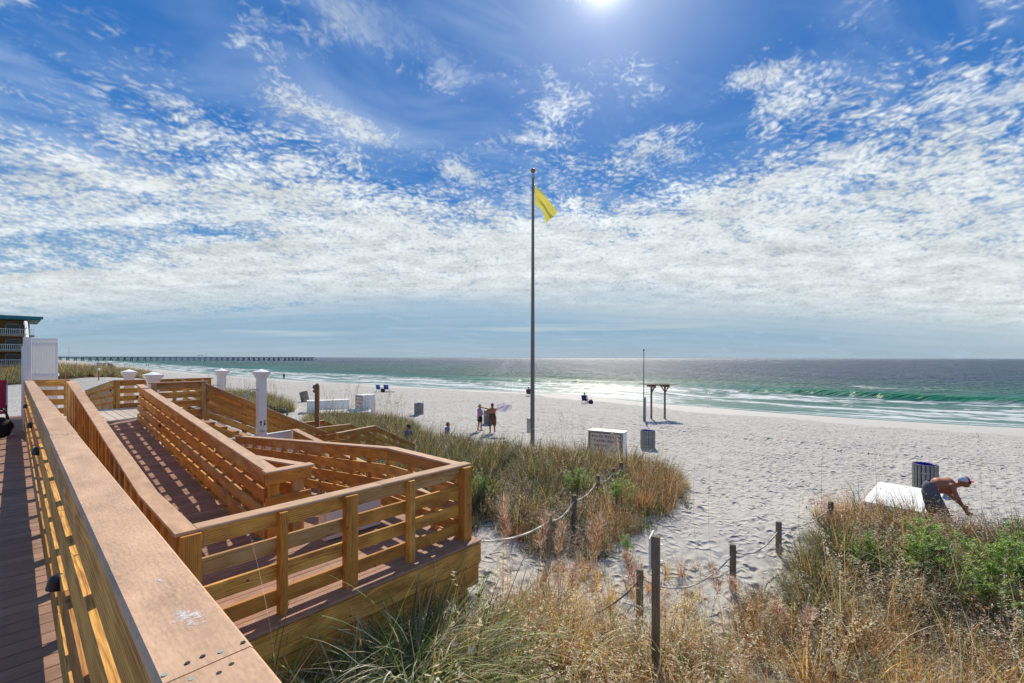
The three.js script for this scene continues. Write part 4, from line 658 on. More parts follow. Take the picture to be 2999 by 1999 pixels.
// ---------------------------------------------------------------- hotel on the left
{ const q = 84, x0 = -1500 / F * q - 6, x1 = (88 - CX) / F * q, W = x1 - x0, base = sandAt(x1, q, false) - 1, H = EYE + 6.9 - base;
  const g = thing('hotel', 'tan hotel block with a teal roof edge at the left border', 'building', [x1, base, q], 0.85), TAN = std({ name: 'tan_stucco', map: tex(256, 256, (u, v) => { const t = 1 + 0.08 * tn(u, v, 6, 6, 4); return [S(.36 * t), S(.285 * t), S(.19 * t)]; }), roughness: 0.95 }), TEAL = std({ name: 'teal_trim', color: col(.01, .17, .2), roughness: 0.5 }), GLASS = std({ name: 'dark_glass', color: col(.05, .05, .05), roughness: 0.15 }), OCHRE = std({ name: 'ochre_wall', color: col(.34, .22, .1), roughness: 0.9 });
  part(g, 'wall', box(W - 4.6, H, 14, -(W - 4.6) / 2 - 4.6, H / 2, -7), TAN); part(g, 'wall', box(0.5, H, 14, -0.25, H / 2, -7), TAN); part(g, 'back_wall', box(4.2, H, 0.4, -2.5, H / 2, -3.4), OCHRE);
  const rf = part(g, 'roof', box(W + 1.6, 0.35, 16, -W / 2 + 0.6, H + 0.18, -7), TEAL); part(rf, 'fascia', box(W + 2, 0.5, 0.2, -W / 2 + 0.7, H + 0.45, 1.15), TEAL);
  for (let k = 0; k < 5; k++) { const y = H - 2.75 - k * 2.85; if (y < 0) break;
    const b = part(g, 'balcony', box(5.6, 0.28, 3.4, -2.2, y - 0.2, -1.4), TAN);
    part(b, 'balcony_rail', merge([box(5.6, 0.08, 0.08, -2.2, y + 1.0, 0.2), box(5.6, 0.06, 0.06, -2.2, y + 0.05, 0.2), ...Array.from({ length: 24 }, (_, i) => box(0.05, 1, 0.05, -4.9 + i * 0.235, y + 0.5, 0.2))]), WHITE);
    const w = part(g, 'balcony_door', box(1.7, 2.0, 0.08, -2.1, y + 1.0, -3.15), GLASS); part(w, 'frame', merge([box(1.85, 0.08, 0.1, -2.1, y + 2.04, -3.14), box(0.08, 2.1, 0.1, -3.0, y + 1.0, -3.14), box(0.08, 2.1, 0.1, -1.2, y + 1.0, -3.14)]), WHITE); }
}
// fence, changing hut, tent and lamp on the far dunes
{ const a = [-112, 96], b = [-86, 104], g = thing('beach_fence', 'thin grey picket fence along the far dunes at the left', 'fence', [-100, sandAt(-100, 100, false), 100]), n = 34;
  for (let k = 0; k <= n; k++) { const x = mix(a[0], b[0], k / n), q = mix(a[1], b[1], k / n), y = sandAt(x, q, false) - g.position.y; bar(g, 'picket', [x + 100, y, -(q - 100)], [x + 100, y + 1.5, -(q - 100)], 0.09, 0.05, GREYWOOD[0]); }
  for (const h of [0.6, 1.4]) bar(g, 'rail', [a[0] + 100, sandAt(...a, false) - g.position.y + h, -(a[1] - 100)], [b[0] + 100, sandAt(...b, false) - g.position.y + h, -(b[1] - 100)], 0.06, 0.1, GREYWOOD[0]);
  const h = hit(300, 1086), u = thing('changing_hut', 'small grey changing hut behind the far dunes', 'hut', [h[0], h[1], h[2]], 0.6); part(u, 'wall', box(2.4, 2.6, 2, 0, 1.3, 0), GREYPAINT); part(u, 'roof', box(2.7, 0.12, 2.3, 0, 2.66, 0), GREYWOOD[0]); part(u, 'door', box(0.9, 2, 0.05, 0.4, 1, 1.02), GREYWOOD[1]);
  const t = hit(318, 1075), m = thing('beach_tent', 'dark blue dome tent on the far beach', 'tent', t); part(m, 'canopy', moved(new THREE.SphereGeometry(2.3, 20, 10, 0, Math.PI * 2, 0, Math.PI / 2), 0, 0, 0).applyMatrix4(new THREE.Matrix4().makeScale(1.1, 0.95, 0.9)), std({ name: 'tent_cloth', color: col(.02, .03, .07), roughness: 0.8 })); part(m, 'pole', tube([[-2.5, 0, 0], [-1.6, 1.6, 0.6], [0, 2.25, 1.2], [1.6, 1.6, 0.6], [2.5, 0, 0]], 0.05), GREYPAINT);
  const l = hit(290, 1113), o = thing('path_lamp', 'short lamp post with a white globe on the far dune', 'lamp', [l[0], l[1], l[2]]); const k = l[2] / 84; part(o, 'pole', cyl(0.09 * k, 0.07 * k, 1.9 * k, 0, 0, 0, 8), GREYWOOD[1]); part(o, 'globe', moved(new THREE.SphereGeometry(0.24 * k, 12, 10), 0, 2.05 * k, 0), WHITE); }

// ---------------------------------------------------------------- dune grass, shrubs, plumes
const LEAF = (o = {}) => new THREE.MeshPhysicalMaterial({ name: 'leaf', vertexColors: true, roughness: 0.85, transmission: 0.55, thickness: 0, side: THREE.DoubleSide, ...o });
const GRASS = LEAF({ name: 'grass_blade' }), LEAVES = LEAF({ name: 'shrub_leaf', roughness: 0.75, transmission: 0.62 });
function Blades() {
  const P = [], C = [];
  const tri = (a, b, c, k) => { P.push(...a, ...b, ...c); for (let i = 0; i < 3; i++) C.push(...k); };
  return {
    blade(x, y, z, yaw, L, lean, droop, w, c, n = 4) {           // a ribbon that leans out and bends over
      const ca = Math.cos(yaw), sa = Math.sin(yaw), wa = yaw + 1.57 + rr(-0.7, 0.7), wx = Math.cos(wa) * w / 2, wz = Math.sin(wa) * w / 2; let px = x, py = y, pz = z, an = lean, last = null;
      for (let i = 0; i <= n; i++) {
        const k = 1 - (i / n) * (i / n) * 0.9, A = [px - wx * k, py, pz - wz * k], B = [px + wx * k, py, pz + wz * k];
        if (last) { tri(last[0], last[1], B, c); tri(last[0], B, A, c); }
        last = [A, B]; px += Math.sin(an) * ca * L / n; pz += Math.sin(an) * sa * L / n; py += Math.cos(an) * L / n; an += droop / n;
      }
      return [px, py, pz];
    },
    leaf(x, y, z, yaw, pitch, l, w, c) {
      const d = [Math.cos(yaw) * Math.cos(pitch), Math.sin(pitch), Math.sin(yaw) * Math.cos(pitch)], s = [-Math.sin(yaw) * w / 2, 0, Math.cos(yaw) * w / 2], m = [x + d[0] * l * 0.55, y + d[1] * l * 0.55 + 0.1 * w, z + d[2] * l * 0.55], e = [x + d[0] * l, y + d[1] * l, z + d[2] * l];
      tri([x, y, z], [m[0] + s[0], m[1], m[2] + s[2]], e, c); tri([x, y, z], e, [m[0] - s[0], m[1], m[2] - s[2]], c);
    },
    geo() { const g = new THREE.BufferGeometry(); g.setAttribute('position', new THREE.Float32BufferAttribute(P, 3)); g.setAttribute('color', new THREE.Float32BufferAttribute(C, 3)); g.computeVertexNormals(); return g; },
  };
}
const PAL = { green: [.14, .22, .04], lime: [.42, .6, .08], deep: [.035, .07, .02], olive: [.26, .25, .075], straw: [.82, .6, .25], pale: [.85, .77, .54], gold: [.78, .46, .13], rust: [.54, .23, .07], red: [.44, .13, .04], brown: [.26, .15, .07], seed: [.88, .73, .6], dark: [.06, .045, .028] };
const tone = (names) => { const [n, ...o] = [pick(names)], k = rr(0.7, 1.25); return PAL[n].map((v) => Math.min(0.9, v * k * rr(0.93, 1.07))); };
function clump({ n, L, lean, droop, w, cols, spread = 0.1, flecks = 0, fleckCols = ['seed'], segs = 4, fleckL = 0.018 }) {
  const b = Blades();
  for (let i = 0; i < n; i++) {
    const yaw = R() * 6.283, r = spread * Math.sqrt(R()), x = r * Math.cos(yaw), z = r * Math.sin(yaw), l = rr(...L), c = tone(cols);
    const [ex, ey, ez] = b.blade(x, -0.03, z, yaw + rr(-0.8, 0.8), l, rr(...lean), rr(...droop), w * rr(0.7, 1.2), c, segs);
    if (flecks) for (let k = 0; k < flecks; k++) { const t = rr(0.35, 1.02); b.leaf(mix(x, ex, t) + rr(-0.025, 0.025), mix(0, ey, Math.pow(t, 0.85)) + rr(-0.02, 0.02), mix(z, ez, t) + rr(-0.025, 0.025), R() * 6.28, rr(-0.6, 0.9), fleckL * rr(0.6, 1.5), fleckL * rr(0.3, 0.6), tone(fleckCols)); }
  }
  return b.geo();
}
const TYPES = {
  arch: [0, 1, 2].map(() => clump({ n: 62, L: [0.5, 1.2], lean: [0.05, 0.7], droop: [0.8, 2.1], w: 0.012, cols: ['green', 'green', 'lime', 'deep', 'olive', 'straw', 'pale'], spread: 0.12, segs: 7 })),
  olive: [0, 1, 2].map(() => clump({ n: 52, L: [0.35, 0.9], lean: [0.05, 0.6], droop: [0.3, 1.5], w: 0.014, cols: ['green', 'olive', 'olive', 'deep', 'deep', 'straw', 'brown'], spread: 0.14, segs: 5 })),
  straw: [0, 1, 2].map(() => clump({ n: 50, L: [0.3, 1.0], lean: [0.0, 0.6], droop: [0.1, 1.9], w: 0.01, cols: ['straw', 'gold', 'gold', 'pale', 'rust', 'straw', 'olive', 'brown'], spread: 0.12, segs: 6, flecks: 1, fleckL: 0.028 })),
  rust: [0, 1, 2].map(() => clump({ n: 40, L: [0.3, 0.85], lean: [0.0, 0.45], droop: [-0.1, 0.8], w: 0.009, cols: ['rust', 'rust', 'red', 'gold', 'straw', 'brown'], spread: 0.11, flecks: 3, fleckCols: ['seed', 'rust', 'straw'], fleckL: 0.03 })),
  seedy: [0, 1, 2].map(() => clump({ n: 34, L: [0.2, 0.62], lean: [0.05, 0.8], droop: [0, 1], w: 0.009, cols: ['brown', 'red', 'gold', 'olive', 'dark'], spread: 0.15, flecks: 6, fleckCols: ['seed', 'seed', 'pale', 'rust'], fleckL: 0.042 })),
  low: [0, 1].map(() => clump({ n: 46, L: [0.1, 0.36], lean: [0.2, 1.2], droop: [0, 1.2], w: 0.014, cols: ['brown', 'dark', 'dark', 'deep', 'green'], spread: 0.2, flecks: 2, fleckCols: ['deep', 'brown', 'lime'], fleckL: 0.045 })),
  stalk: [0, 1, 2].map(() => { const b = Blades(); for (let s = 0; s < 4; s++) { const yaw = R() * 6.28, L = rr(0.7, 1.15), x0 = rr(-0.12, 0.12), z0 = rr(-0.12, 0.12), c = tone(['pale', 'straw', 'gold']), e = b.blade(x0, 0, z0, yaw, L, rr(0.0, 0.22), rr(0.05, 0.5), 0.009, c, 6);
      for (let k = 0; k < 26; k++) { const t = rr(0.7, 1.02); b.leaf(mix(x0, e[0], t * t) + rr(-0.018, 0.018), e[1] * t, mix(z0, e[2], t * t) + rr(-0.018, 0.018), R() * 6.28, rr(-0.9, 0.8), rr(0.025, 0.05), 0.012, tone(['seed', 'pale', 'straw'])); } b.blade(x0, 0.1, z0, R() * 6.28, rr(0.3, 0.5), rr(0.2, 0.5), rr(0.6, 1.6), 0.012, c, 5); } return b.geo(); }),
  oat: [0, 1, 2].map(() => { const b = Blades(); for (let s = 0; s < 2; s++) { const yaw = R() * 6.28, L = rr(1.15, 1.6), x0 = rr(-0.08, 0.08), e = b.blade(x0, 0, 0, yaw, L, rr(0.0, 0.14), rr(0.1, 0.35), 0.007, tone(['dark', 'brown', 'olive']), 7);
      for (let k = 0; k < 34; k++) { const t = rr(0.74, 1), h = rr(-0.03, 0.03); b.leaf(mix(x0, e[0], t * t) + h, e[1] * t, mix(0, e[2], t * t) + rr(-0.03, 0.03), R() * 6.28, rr(-1.2, 0.2), rr(0.02, 0.045), 0.012, tone(['brown', 'dark', 'straw'])); } }
    for (let k = 0; k < 5; k++) b.blade(0, 0, 0, R() * 6.28, rr(0.4, 0.7), rr(0.1, 0.4), rr(0.4, 1.2), 0.009, tone(['green', 'olive'])); return b.geo(); }),
};
const inside = (p, x, q) => { let c = false; for (let i = 0, j = p.length - 1; i < p.length; j = i++) if (p[i][1] > q !== p[j][1] > q && x < (p[j][0] - p[i][0]) * (q - p[i][1]) / (p[j][1] - p[i][1]) + p[i][0]) c = !c; return c; };
const edgeDist = (p, x, q) => { let d = 99; for (let i = 0, j = p.length - 1; i < p.length; j = i++) { const bx = p[i][0] - p[j][0], bq = p[i][1] - p[j][1], t = clamp(((x - p[j][0]) * bx + (q - p[j][1]) * bq) / (bx * bx + bq * bq)); d = Math.min(d, Math.hypot(x - p[j][0] - t * bx, q - p[j][1] - t * bq)); } return d; };
function meadow(label, poly, density, choose, size = [0.8, 1.2]) {
  const xs = poly.map((p) => p[0]), qs = poly.map((p) => p[1]), x0 = Math.min(...xs), x1 = Math.max(...xs), q0 = Math.min(...qs), q1 = Math.max(...qs), bins = {};
  const n = Math.round((x1 - x0) * (q1 - q0) * density);
  for (let i = 0; i < n; i++) {
    const x = rr(x0, x1), q = rr(q0, q1); if (!inside(poly, x, q)) continue;
    const e = edgeDist(poly, x, q); if (R() > sstep(-0.1, 0.55, e + 0.3 * noise(x * 1.7, q * 1.7))) continue;
    const c = choose(x, q, e); if (!c) continue; const [type, k = 1] = c, v = Math.floor(R() * TYPES[type].length);
    (bins[type + v] ??= [type, v, []])[2].push([x, q, rr(...size) * k * mix(0.72, 1, sstep(0, 0.8, e))]);
  }
  for (const [type, v, list] of Object.values(bins)) {
    const m = new THREE.InstancedMesh(TYPES[type][v], GRASS, list.length), M = new THREE.Matrix4(), Q = new THREE.Quaternion(), E = new THREE.Euler();
    list.forEach(([x, q, s], i) => { M.compose(new THREE.Vector3(x, sandAt(x, q, false) - 0.02, -q), Q.setFromEuler(E.set(rr(-0.12, 0.12), R() * 6.28, rr(-0.16, 0.04))), new THREE.Vector3(s, s * rr(0.85, 1.15), s)); m.setMatrixAt(i, M); const k = rr(0.6, 1.25) * (1 + 0.3 * noise(x * 1.1 + 7, q * 1.1)); m.setColorAt(i, col(k * rr(0.93, 1.07), k, k * rr(0.85, 1.05))); });
    m.name = numbered({ arch: 'arching_grass', olive: 'dune_grass', straw: 'straw_grass', rust: 'rusty_grass', seedy: 'seed_head_grass', low: 'ground_cover', oat: 'sea_oats', stalk: 'seed_stalks' }[type]);
    stuff(m, { arch: 'arching green grass ', olive: 'olive dune grass ', straw: 'straw-coloured grass ', rust: 'rust-coloured grass ', seedy: 'brown grass with pale seed heads ', low: 'low brown and green ground cover ', oat: 'thin sea oat stalks ', stalk: 'pale straw stalks with seed heads ' }[type] + label, type === 'low' ? 'ground cover' : 'grass');
  }
}
const wt = (o) => { let s = 0; for (const k in o) s += Math.max(0, o[k]); let r = R() * s; for (const k in o) { r -= Math.max(0, o[k]); if (r <= 0) return [k]; } return ['low']; };
const MID = [[-1.7, 10.5], [-0.6, 11.2], [0.3, 9.8], [2.0, 9.1], [3.0, 10.6], [4.9, 12.6], [6.0, 14.6], [6.2, 16.4], [5.4, 18], [3, 18.6], [0.2, 19], [-2.5, 20.2], [-4.6, 23], [-7.5, 22.5], [-9.5, 18.7], [-6.2, 14.9]];
const patch = (x, q, k, f = 0.7) => sstep(-0.08, 0.28, noise(x * f + k * 13.7, q * f - k * 5.1));
meadow('on the middle dune behind the platform', MID, 38, (x, q, e) => {
  const back = sstep(12.5, 16, q), right = sstep(2.8, 4.4, x + 0.5 * noise(x, q)), left = sstep(1, -2, x), p1 = patch(x, q, 1), p2 = patch(x, q, 2);
  const r = wt({ stalk: 0.1, olive: 0.45 + 1.1 * right + 2.2 * left + 1.8 * back * (1 - right) * (1 - 0.6 * p1), rust: 0.1 + 1.9 * right + 1.1 * p1 * (1 - left), seedy: 2.4 * (1 - back) * (1 - right) * p2, low: 0.6, straw: 0.15 + 0.9 * left * p2, oat: 0.03 + 0.1 * back });
  r[1] = (r[0] === 'olive' ? 1.05 : 0.95) * mix(0.9, 1.15, back) * (0.8 + 0.4 * patch(x, q, 5, 1.6)); return r; });
meadow('in the dune strip beside the lower stairs', [[-4.6, 22.6], [-5.6, 26.5], [-7.5, 28.6], [-10.5, 29.4], [-13.5, 29], [-12, 24.5], [-8.4, 21.8]], 22, () => wt({ olive: 2.2, straw: 0.4, oat: 0.45, low: 0.4 }), [1.1, 1.6]);
meadow('in the far dune strip behind the showers', [[-16, 33], [-19, 38], [-27, 46], [-34, 48], [-26, 37], [-20, 32]], 8, () => wt({ olive: 2.2, straw: 0.5, oat: 0.4, low: 0.3 }), [1.2, 1.8]);
meadow('on the far dunes at the left', [[-68, 74], [-72, 90], [-88, 108], [-118, 122], [-130, 104], [-104, 72], [-80, 58]], 1.5, (x, q) => wt({ olive: 1.6, rust: 0.5 + noise(x * 0.1, q * 0.1), straw: 0.4, low: 1.2 }), [1.8, 3.4]);
const RIGHT = [[3.4, 7.3], [4.7, 8.3], [6.2, 9.6], [7.3, 10.8], [8.0, 11.8], [9.2, 11.1], [9.9, 10.1], [12, 10.3], [14.5, 10.8], [13.5, 6.2], [8, 4.6], [4, 4.6], [2.9, 6.2]];
meadow('on the right dune', RIGHT, 40, (x, q, e) => {
  const near = sstep(8.6, 6.6, q + 0.6 * noise(x, q)), p1 = patch(x, q, 3), p2 = patch(x, q, 4), p3 = patch(x, q, 6, 1.1), r = wt({ olive: 0.2 + 2.4 * (1 - near) * (1 - p1), rust: 0.15 + 2 * p1 * (0.5 + near), seedy: 0.2 + 2.2 * p2, straw: 0.1 + 2.2 * near * p3, low: 0.5, oat: 0.03 * (1 - near), stalk: 0.12 + 0.3 * near, arch: 0.2 * near }); r[1] = mix(1, 0.9, near) * (0.75 + 0.5 * patch(x, q, 5, 1.6)); return r; });
meadow('in the foreground below the platform', [[-3.2, 2.9], [-2.75, 3.75], [-0.5, 6.3], [-0.35, 7.2], [0.0, 7.7], [0.5, 8.2], [1.0, 7.3], [1.7, 6.8], [2.7, 7.2], [3.3, 7.3], [3.7, 4.4], [2.5, 3.6], [-1, 2.4]], 48, (x, q) => {
  const g = sstep(0.1, -0.7, x + 0.3 * noise(x * 2, q * 2)), p1 = patch(x, q, 7, 1.0), p2 = patch(x, q, 8, 1.1), r = wt({ arch: 3 * g + 0.2, straw: (1.2 + 2.4 * p1) * (1 - g) + 0.2, rust: 1.8 * (1 - g) * p2, seedy: 1.4 * (1 - g) * (1 - p1), low: 0.3, olive: 0.3, stalk: 0.5 * (1 - g) }); r[1] = (0.8 + 0.45 * patch(x, q, 9, 1.7)) * (1 + 0.38 * g); return r; }, [0.75, 1.1]);
meadow('scattered along the sandy path', [[-0.5, 7.4], [0.5, 9.6], [3, 9.4], [4.3, 9.6], [3.4, 7.2], [1, 7]], 11, (x, q) => wt({ rust: 1, straw: 0.7, low: 0.3 }), [0.5, 0.8]);

// shrubs with small upright leaves
function shrubShape(seed, n = 34) {
  const stems = Blades(), b = Blades();
  for (let i = 0; i < n; i++) {
    const yaw = R() * 6.283, len = rr(0.45, 0.85), lean = rr(0.05, 0.85), x0 = rr(-0.12, 0.12), z0 = rr(-0.12, 0.12), e = stems.blade(x0, -0.05, z0, yaw, len, lean, -0.25, 0.012, tone(['brown', 'dark']), 3);
    for (let s = 0; s < 3; s++) {
      const ty = yaw + rr(-1.2, 1.2), bx = mix(x0, e[0], rr(0.5, 0.95)), by = e[1] * rr(0.55, 0.95), bz = mix(z0, e[2], rr(0.5, 0.95)), tip = s ? [bx + 0.1 * Math.cos(ty), by + rr(0.04, 0.14), bz + 0.1 * Math.sin(ty)] : e;
      for (let k = 0; k < 26; k++) { const t = k / 26, a = k * 2.4; b.leaf(mix(s ? bx : mix(x0, e[0], 0.4), tip[0], t), mix(s ? by : e[1] * 0.4, tip[1], t), mix(s ? bz : mix(z0, e[2], 0.4), tip[2], t), a, rr(0.2, 1.1), rr(0.04, 0.075), rr(0.014, 0.022), tone(['lime', 'lime', 'lime', 'green', 'green'])); }
    }
  }
  return [stems.geo(), b.geo()];
}
const SHRUBS = [0, 1, 2].map((k) => shrubShape(k)), WOODY = LEAF({ name: 'shrub_stem', transmission: 0 });
[[6.6, 8.3, 0.95, 'leftmost bright green shrub on the right dune'], [7.3, 8.0, 1.15, 'bright green shrub on the right dune, second from the left'], [7.9, 8.5, 1.1, 'bright green shrub at the back of the right dune clump'], [8.2, 7.5, 1.2, 'large bright green shrub in the middle of the right dune clump'], [8.9, 7.9, 1.15, 'bright green shrub near the right border, behind'], [9.2, 7.1, 1.1, 'bright green shrub at the right border, lowest'], [7.6, 7.2, 0.9, 'small bright green shrub in front of the right dune clump'], [8.5, 6.7, 0.8, 'darker low shrub under the right dune clump'], [10.0, 8.2, 1.1, 'shrub half cut off by the right border'],
  [1.95, 13.0, 0.95, 'green shrub left of the rope on the middle dune'], [2.9, 12.2, 1.0, 'dark green shrub right of the rope on the middle dune'], [-0.9, 12.6, 1.0, 'bright green shrub just right of the platform corner'], [-1.5, 13.6, 0.9, 'green shrub behind the platform corner post'], [2.55, 9.9, 0.45, 'tiny pale shrub at the tip of the middle dune']]
  .forEach(([x, q, k, l], i) => { const g = thing('green_shrub', l, 'shrub', [x, sandAt(x, q, false), q], R() * 6, 'leafy shrubs on the dunes'); part(g, 'stems', SHRUBS[i % 3][0], WOODY); part(g, 'foliage', SHRUBS[i % 3][1], LEAVES); g.scale.setScalar(k); });
// tall plumes in the foreground
const PLUME = [0, 1, 2].map(() => { const s = Blades(), b = Blades(), e = s.blade(0, -0.05, 0, R() * 6, 1.0, rr(0, 0.08), rr(0, 0.2), 0.012, tone(['rust']), 6); for (let k = 0; k < 5; k++) s.blade(0, 0, 0, R() * 6.28, rr(0.4, 0.8), rr(0.05, 0.25), rr(0, 0.6), 0.006, tone(['rust', 'straw']), 4);
  for (let k = 0; k < 300; k++) { const t = rr(0.62, 1.03), w = 0.085 * Math.sin(clamp((t - 0.58) / 0.48) * Math.PI), a = R() * 6.28; b.blade(e[0] * t * t + w * 0.4 * Math.cos(a), e[1] * t, e[2] * t * t + w * 0.4 * Math.sin(a), a, rr(0.05, 0.11), rr(0.3, 1.1), -0.3, 0.006, tone(['rust', 'brown', 'seed', 'seed', 'red']), 2); }
  return [s.geo(), b.geo()]; });
[[1474, 1487, 8.2, 'tallest fluffy rust plume, leftmost, in front of the first white rope'], [1489, 1532, 8.0, 'fluffy rust plume just right of the tallest'], [1572, 1540, 8.1, 'fluffy plume midway along the first white rope'], [1622, 1555, 8.0, 'thick rust plume in front of the first rope post'], [1745, 1528, 8.2, 'tall slim rust plume between the rope posts'], [1758, 1570, 8.0, 'shorter slim rust plume between the rope posts'], [1660, 1676, 7.2, 'pale bushy plume at the edge of the sand'], [1870, 1640, 7.0, 'slim plume touching the post left of the notice'], [2120, 1690, 7.2, 'thin plume in front of the left post of the right dune'], [2170, 1705, 7.6, 'rust plume at the left foot of the right dune'], [2290, 1760, 6.8, 'rust plume on the lower slope of the right dune'], [2350, 1770, 6.6, 'slim rust plume on the lower slope, right of another']]
  .forEach(([px, py, q, l], i) => { const x = (px - CX) / F * q, y = sandAt(x, q, false), T = EYE - (py - CY) / F * q - y, g = thing('plume_grass', l, 'plume grass', [x, y, q], R() * 6, 'fluffy plumes in the foreground'); part(g, 'stalk', PLUME[i % 3][0], GRASS); part(g, 'plume', PLUME[i % 3][1], GRASS); g.scale.set(1.5, T, 1.5); });
// single tall stalks that stand out against the sand
[[2060, 1180, 8.6, 'very tall thin bent stalk above the sandy path, left one'], [2100, 1220, 8.4, 'very tall thin bent stalk above the sandy path, right one'], [2348, 1390, 9.5, 'thin dark oat stalk at the left end of the right dune'], [2410, 1290, 10, 'tall dark oat stalk left of the big white box'], [2500, 1370, 10, 'short dark oat stalk left of the big white box'], [2560, 1300, 10, 'dark oat stalk rising over the left corner of the big white box'], [2585, 1320, 9.8, 'dark oat stalk leaning over the big white box'], [2790, 1290, 9.5, 'thin oat stalk behind the man in the cap'], [2850, 1270, 9, 'tall oat stalk right of the man in the cap'], [2880, 1300, 9, 'tallest oat stalk near the right border'], [1480, 1250, 15, 'oat stalk left of the flagpole'], [1640, 1255, 16, 'oat stalk right of the flagpole'], [1700, 1230, 16.5, 'tall oat stalk left of the red-lettered sign']]
  .forEach(([px, py, q, l], i) => { const x = (px - CX) / F * q, y = sandAt(x, q, false), T = EYE - (py - CY) / F * q - y, g = thing('oat_stalk', l, 'oat stalk', [x, y, q], i * 1.3, 'single oat stalks'), b = Blades(), s = Blades(), e = s.blade(0, -0.05, 0, 0.2 + i, T * 1.02, -0.18, 0.42, 0.008, tone(['dark', 'brown']), 8);
    for (let k = 0; k < 40; k++) { const t = rr(0.6, 1); b.leaf(e[0] * t + rr(-0.02, 0.02), e[1] * t, e[2] * t + rr(-0.02, 0.02), R() * 6.28, rr(-1, 0.4), rr(0.02, 0.05), 0.012, tone(['brown', 'dark'])); }
    part(g, 'stalk', s.geo(), GRASS); part(g, 'seed_head', b.geo(), GRASS); });
// two dry stems leaning on the front railing
[[-2.05, 3.95, 1.35, 'dry bent straw stem leaning on the front railing, left one'], [-1.55, 4.5, 1.25, 'dry straight straw stem in front of the middle post of the front railing'], [-0.85, 5.45, 1.2, 'dry straw stem in front of the right bay of the front railing']]
  .forEach(([x, q, L, l]) => { const y = sandAt(x, q, false) + 0.55, g = thing('straw_stem', l, 'straw stem', [x, y, q], 0, 'dry stems by the railing'), s = Blades(), b = Blades(); s.blade(0, -0.5, 0, 2.6, L + 0.7, 0.02, 0.22, 0.012, PAL.pale, 8); b.blade(0.01, 0.1, 0, 1.2, 0.5, 0.3, 1.6, 0.01, PAL.straw, 6); part(g, 'stem', s.geo(), GRASS); part(g, 'leaf', b.geo(), GRASS); });

// ---------------------------------------------------------------- people
// a body is a field of tapered capsules joined smoothly and meshed as one surface
function fieldMesh(bones, k, res, min, max) {
  const size = Math.max(max[0] - min[0], max[1] - min[1], max[2] - min[2]) * 1.06, c = [0, 1, 2].map((i) => (min[i] + max[i]) / 2);
  const mc = new MarchingCubes(res, new THREE.MeshStandardMaterial(), false, false, 120000); mc.isolation = 0;
  for (let z = 0; z < res; z++) for (let y = 0; y < res; y++) for (let x = 0; x < res; x++) {
    const p = [x, y, z].map((v, i) => c[i] + (v - res / 2) / (res / 2) * size / 2); let d = 9;
    for (const [a, b, r0, r1, fl = 1] of bones) {
      const bx = b[0] - a[0], by = b[1] - a[1], bz = b[2] - a[2], px = p[0] - a[0], py = p[1] - a[1], pz = p[2] - a[2], t = clamp((px * bx + py * by + pz * bz) / (bx * bx + by * by + bz * bz + 1e-9));
      const e = Math.hypot(px - bx * t, py - by * t, (pz - bz * t) / fl) * Math.min(1, fl + 0.15) - mix(r0, r1, t), h = clamp(0.5 + 0.5 * (d - e) / k); d = mix(d, e, h) - k * h * (1 - h);
    }
    mc.field[x + y * res + z * res * res] = -d;
  }
  mc.update();
  const n = mc.count, P = new Float32Array(mc.positionArray.slice(0, n * 3)), N = new Float32Array(mc.normalArray.slice(0, n * 3));
  for (let i = 0; i < n; i++) for (let j = 0; j < 3; j++) P[i * 3 + j] = P[i * 3 + j] * size / 2 + c[j];
  const g = new THREE.BufferGeometry(); g.setAttribute('position', new THREE.BufferAttribute(P, 3)); g.setAttribute('normal', new THREE.BufferAttribute(N, 3)); return g;
}
const bounds = (bones) => { const a = [9, 9, 9], b = [-9, -9, -9]; for (const [p, q, r0, r1] of bones) for (const s of [p, q]) for (let i = 0; i < 3; i++) { a[i] = Math.min(a[i], s[i] - Math.max(r0, r1)); b[i] = Math.max(b[i], s[i] + Math.max(r0, r1)); } return [a, b]; };
const skinOf = (bones, k = 0.03, res = 84) => fieldMesh(bones, k, res, ...bounds(bones));
function fingers(hand, dir, side) {                          // five bent fingers on a palm that points along dir
  const out = [], D = new THREE.Vector3(...dir).normalize(), S2 = new THREE.Vector3(...side).normalize(), B = new THREE.Vector3().crossVectors(D, S2), H = new THREE.Vector3(...hand);
  for (let i = 0; i < 5; i++) { const th = i === 4, o = H.clone().addScaledVector(S2, th ? 0.045 : (i - 1.5) * 0.021).addScaledVector(D, th ? 0.0 : 0.035), l = th ? 0.055 : [0.066, 0.078, 0.074, 0.058][i];
    const a = o.clone().addScaledVector(D, l * 0.5).addScaledVector(S2, th ? 0.03 : 0), b = a.clone().addScaledVector(D, l * 0.4).addScaledVector(B, l * 0.4);
    out.push([o.toArray(), a.toArray(), 0.011, 0.0095], [a.toArray(), b.toArray(), 0.0095, 0.008]); }
  return out;
}
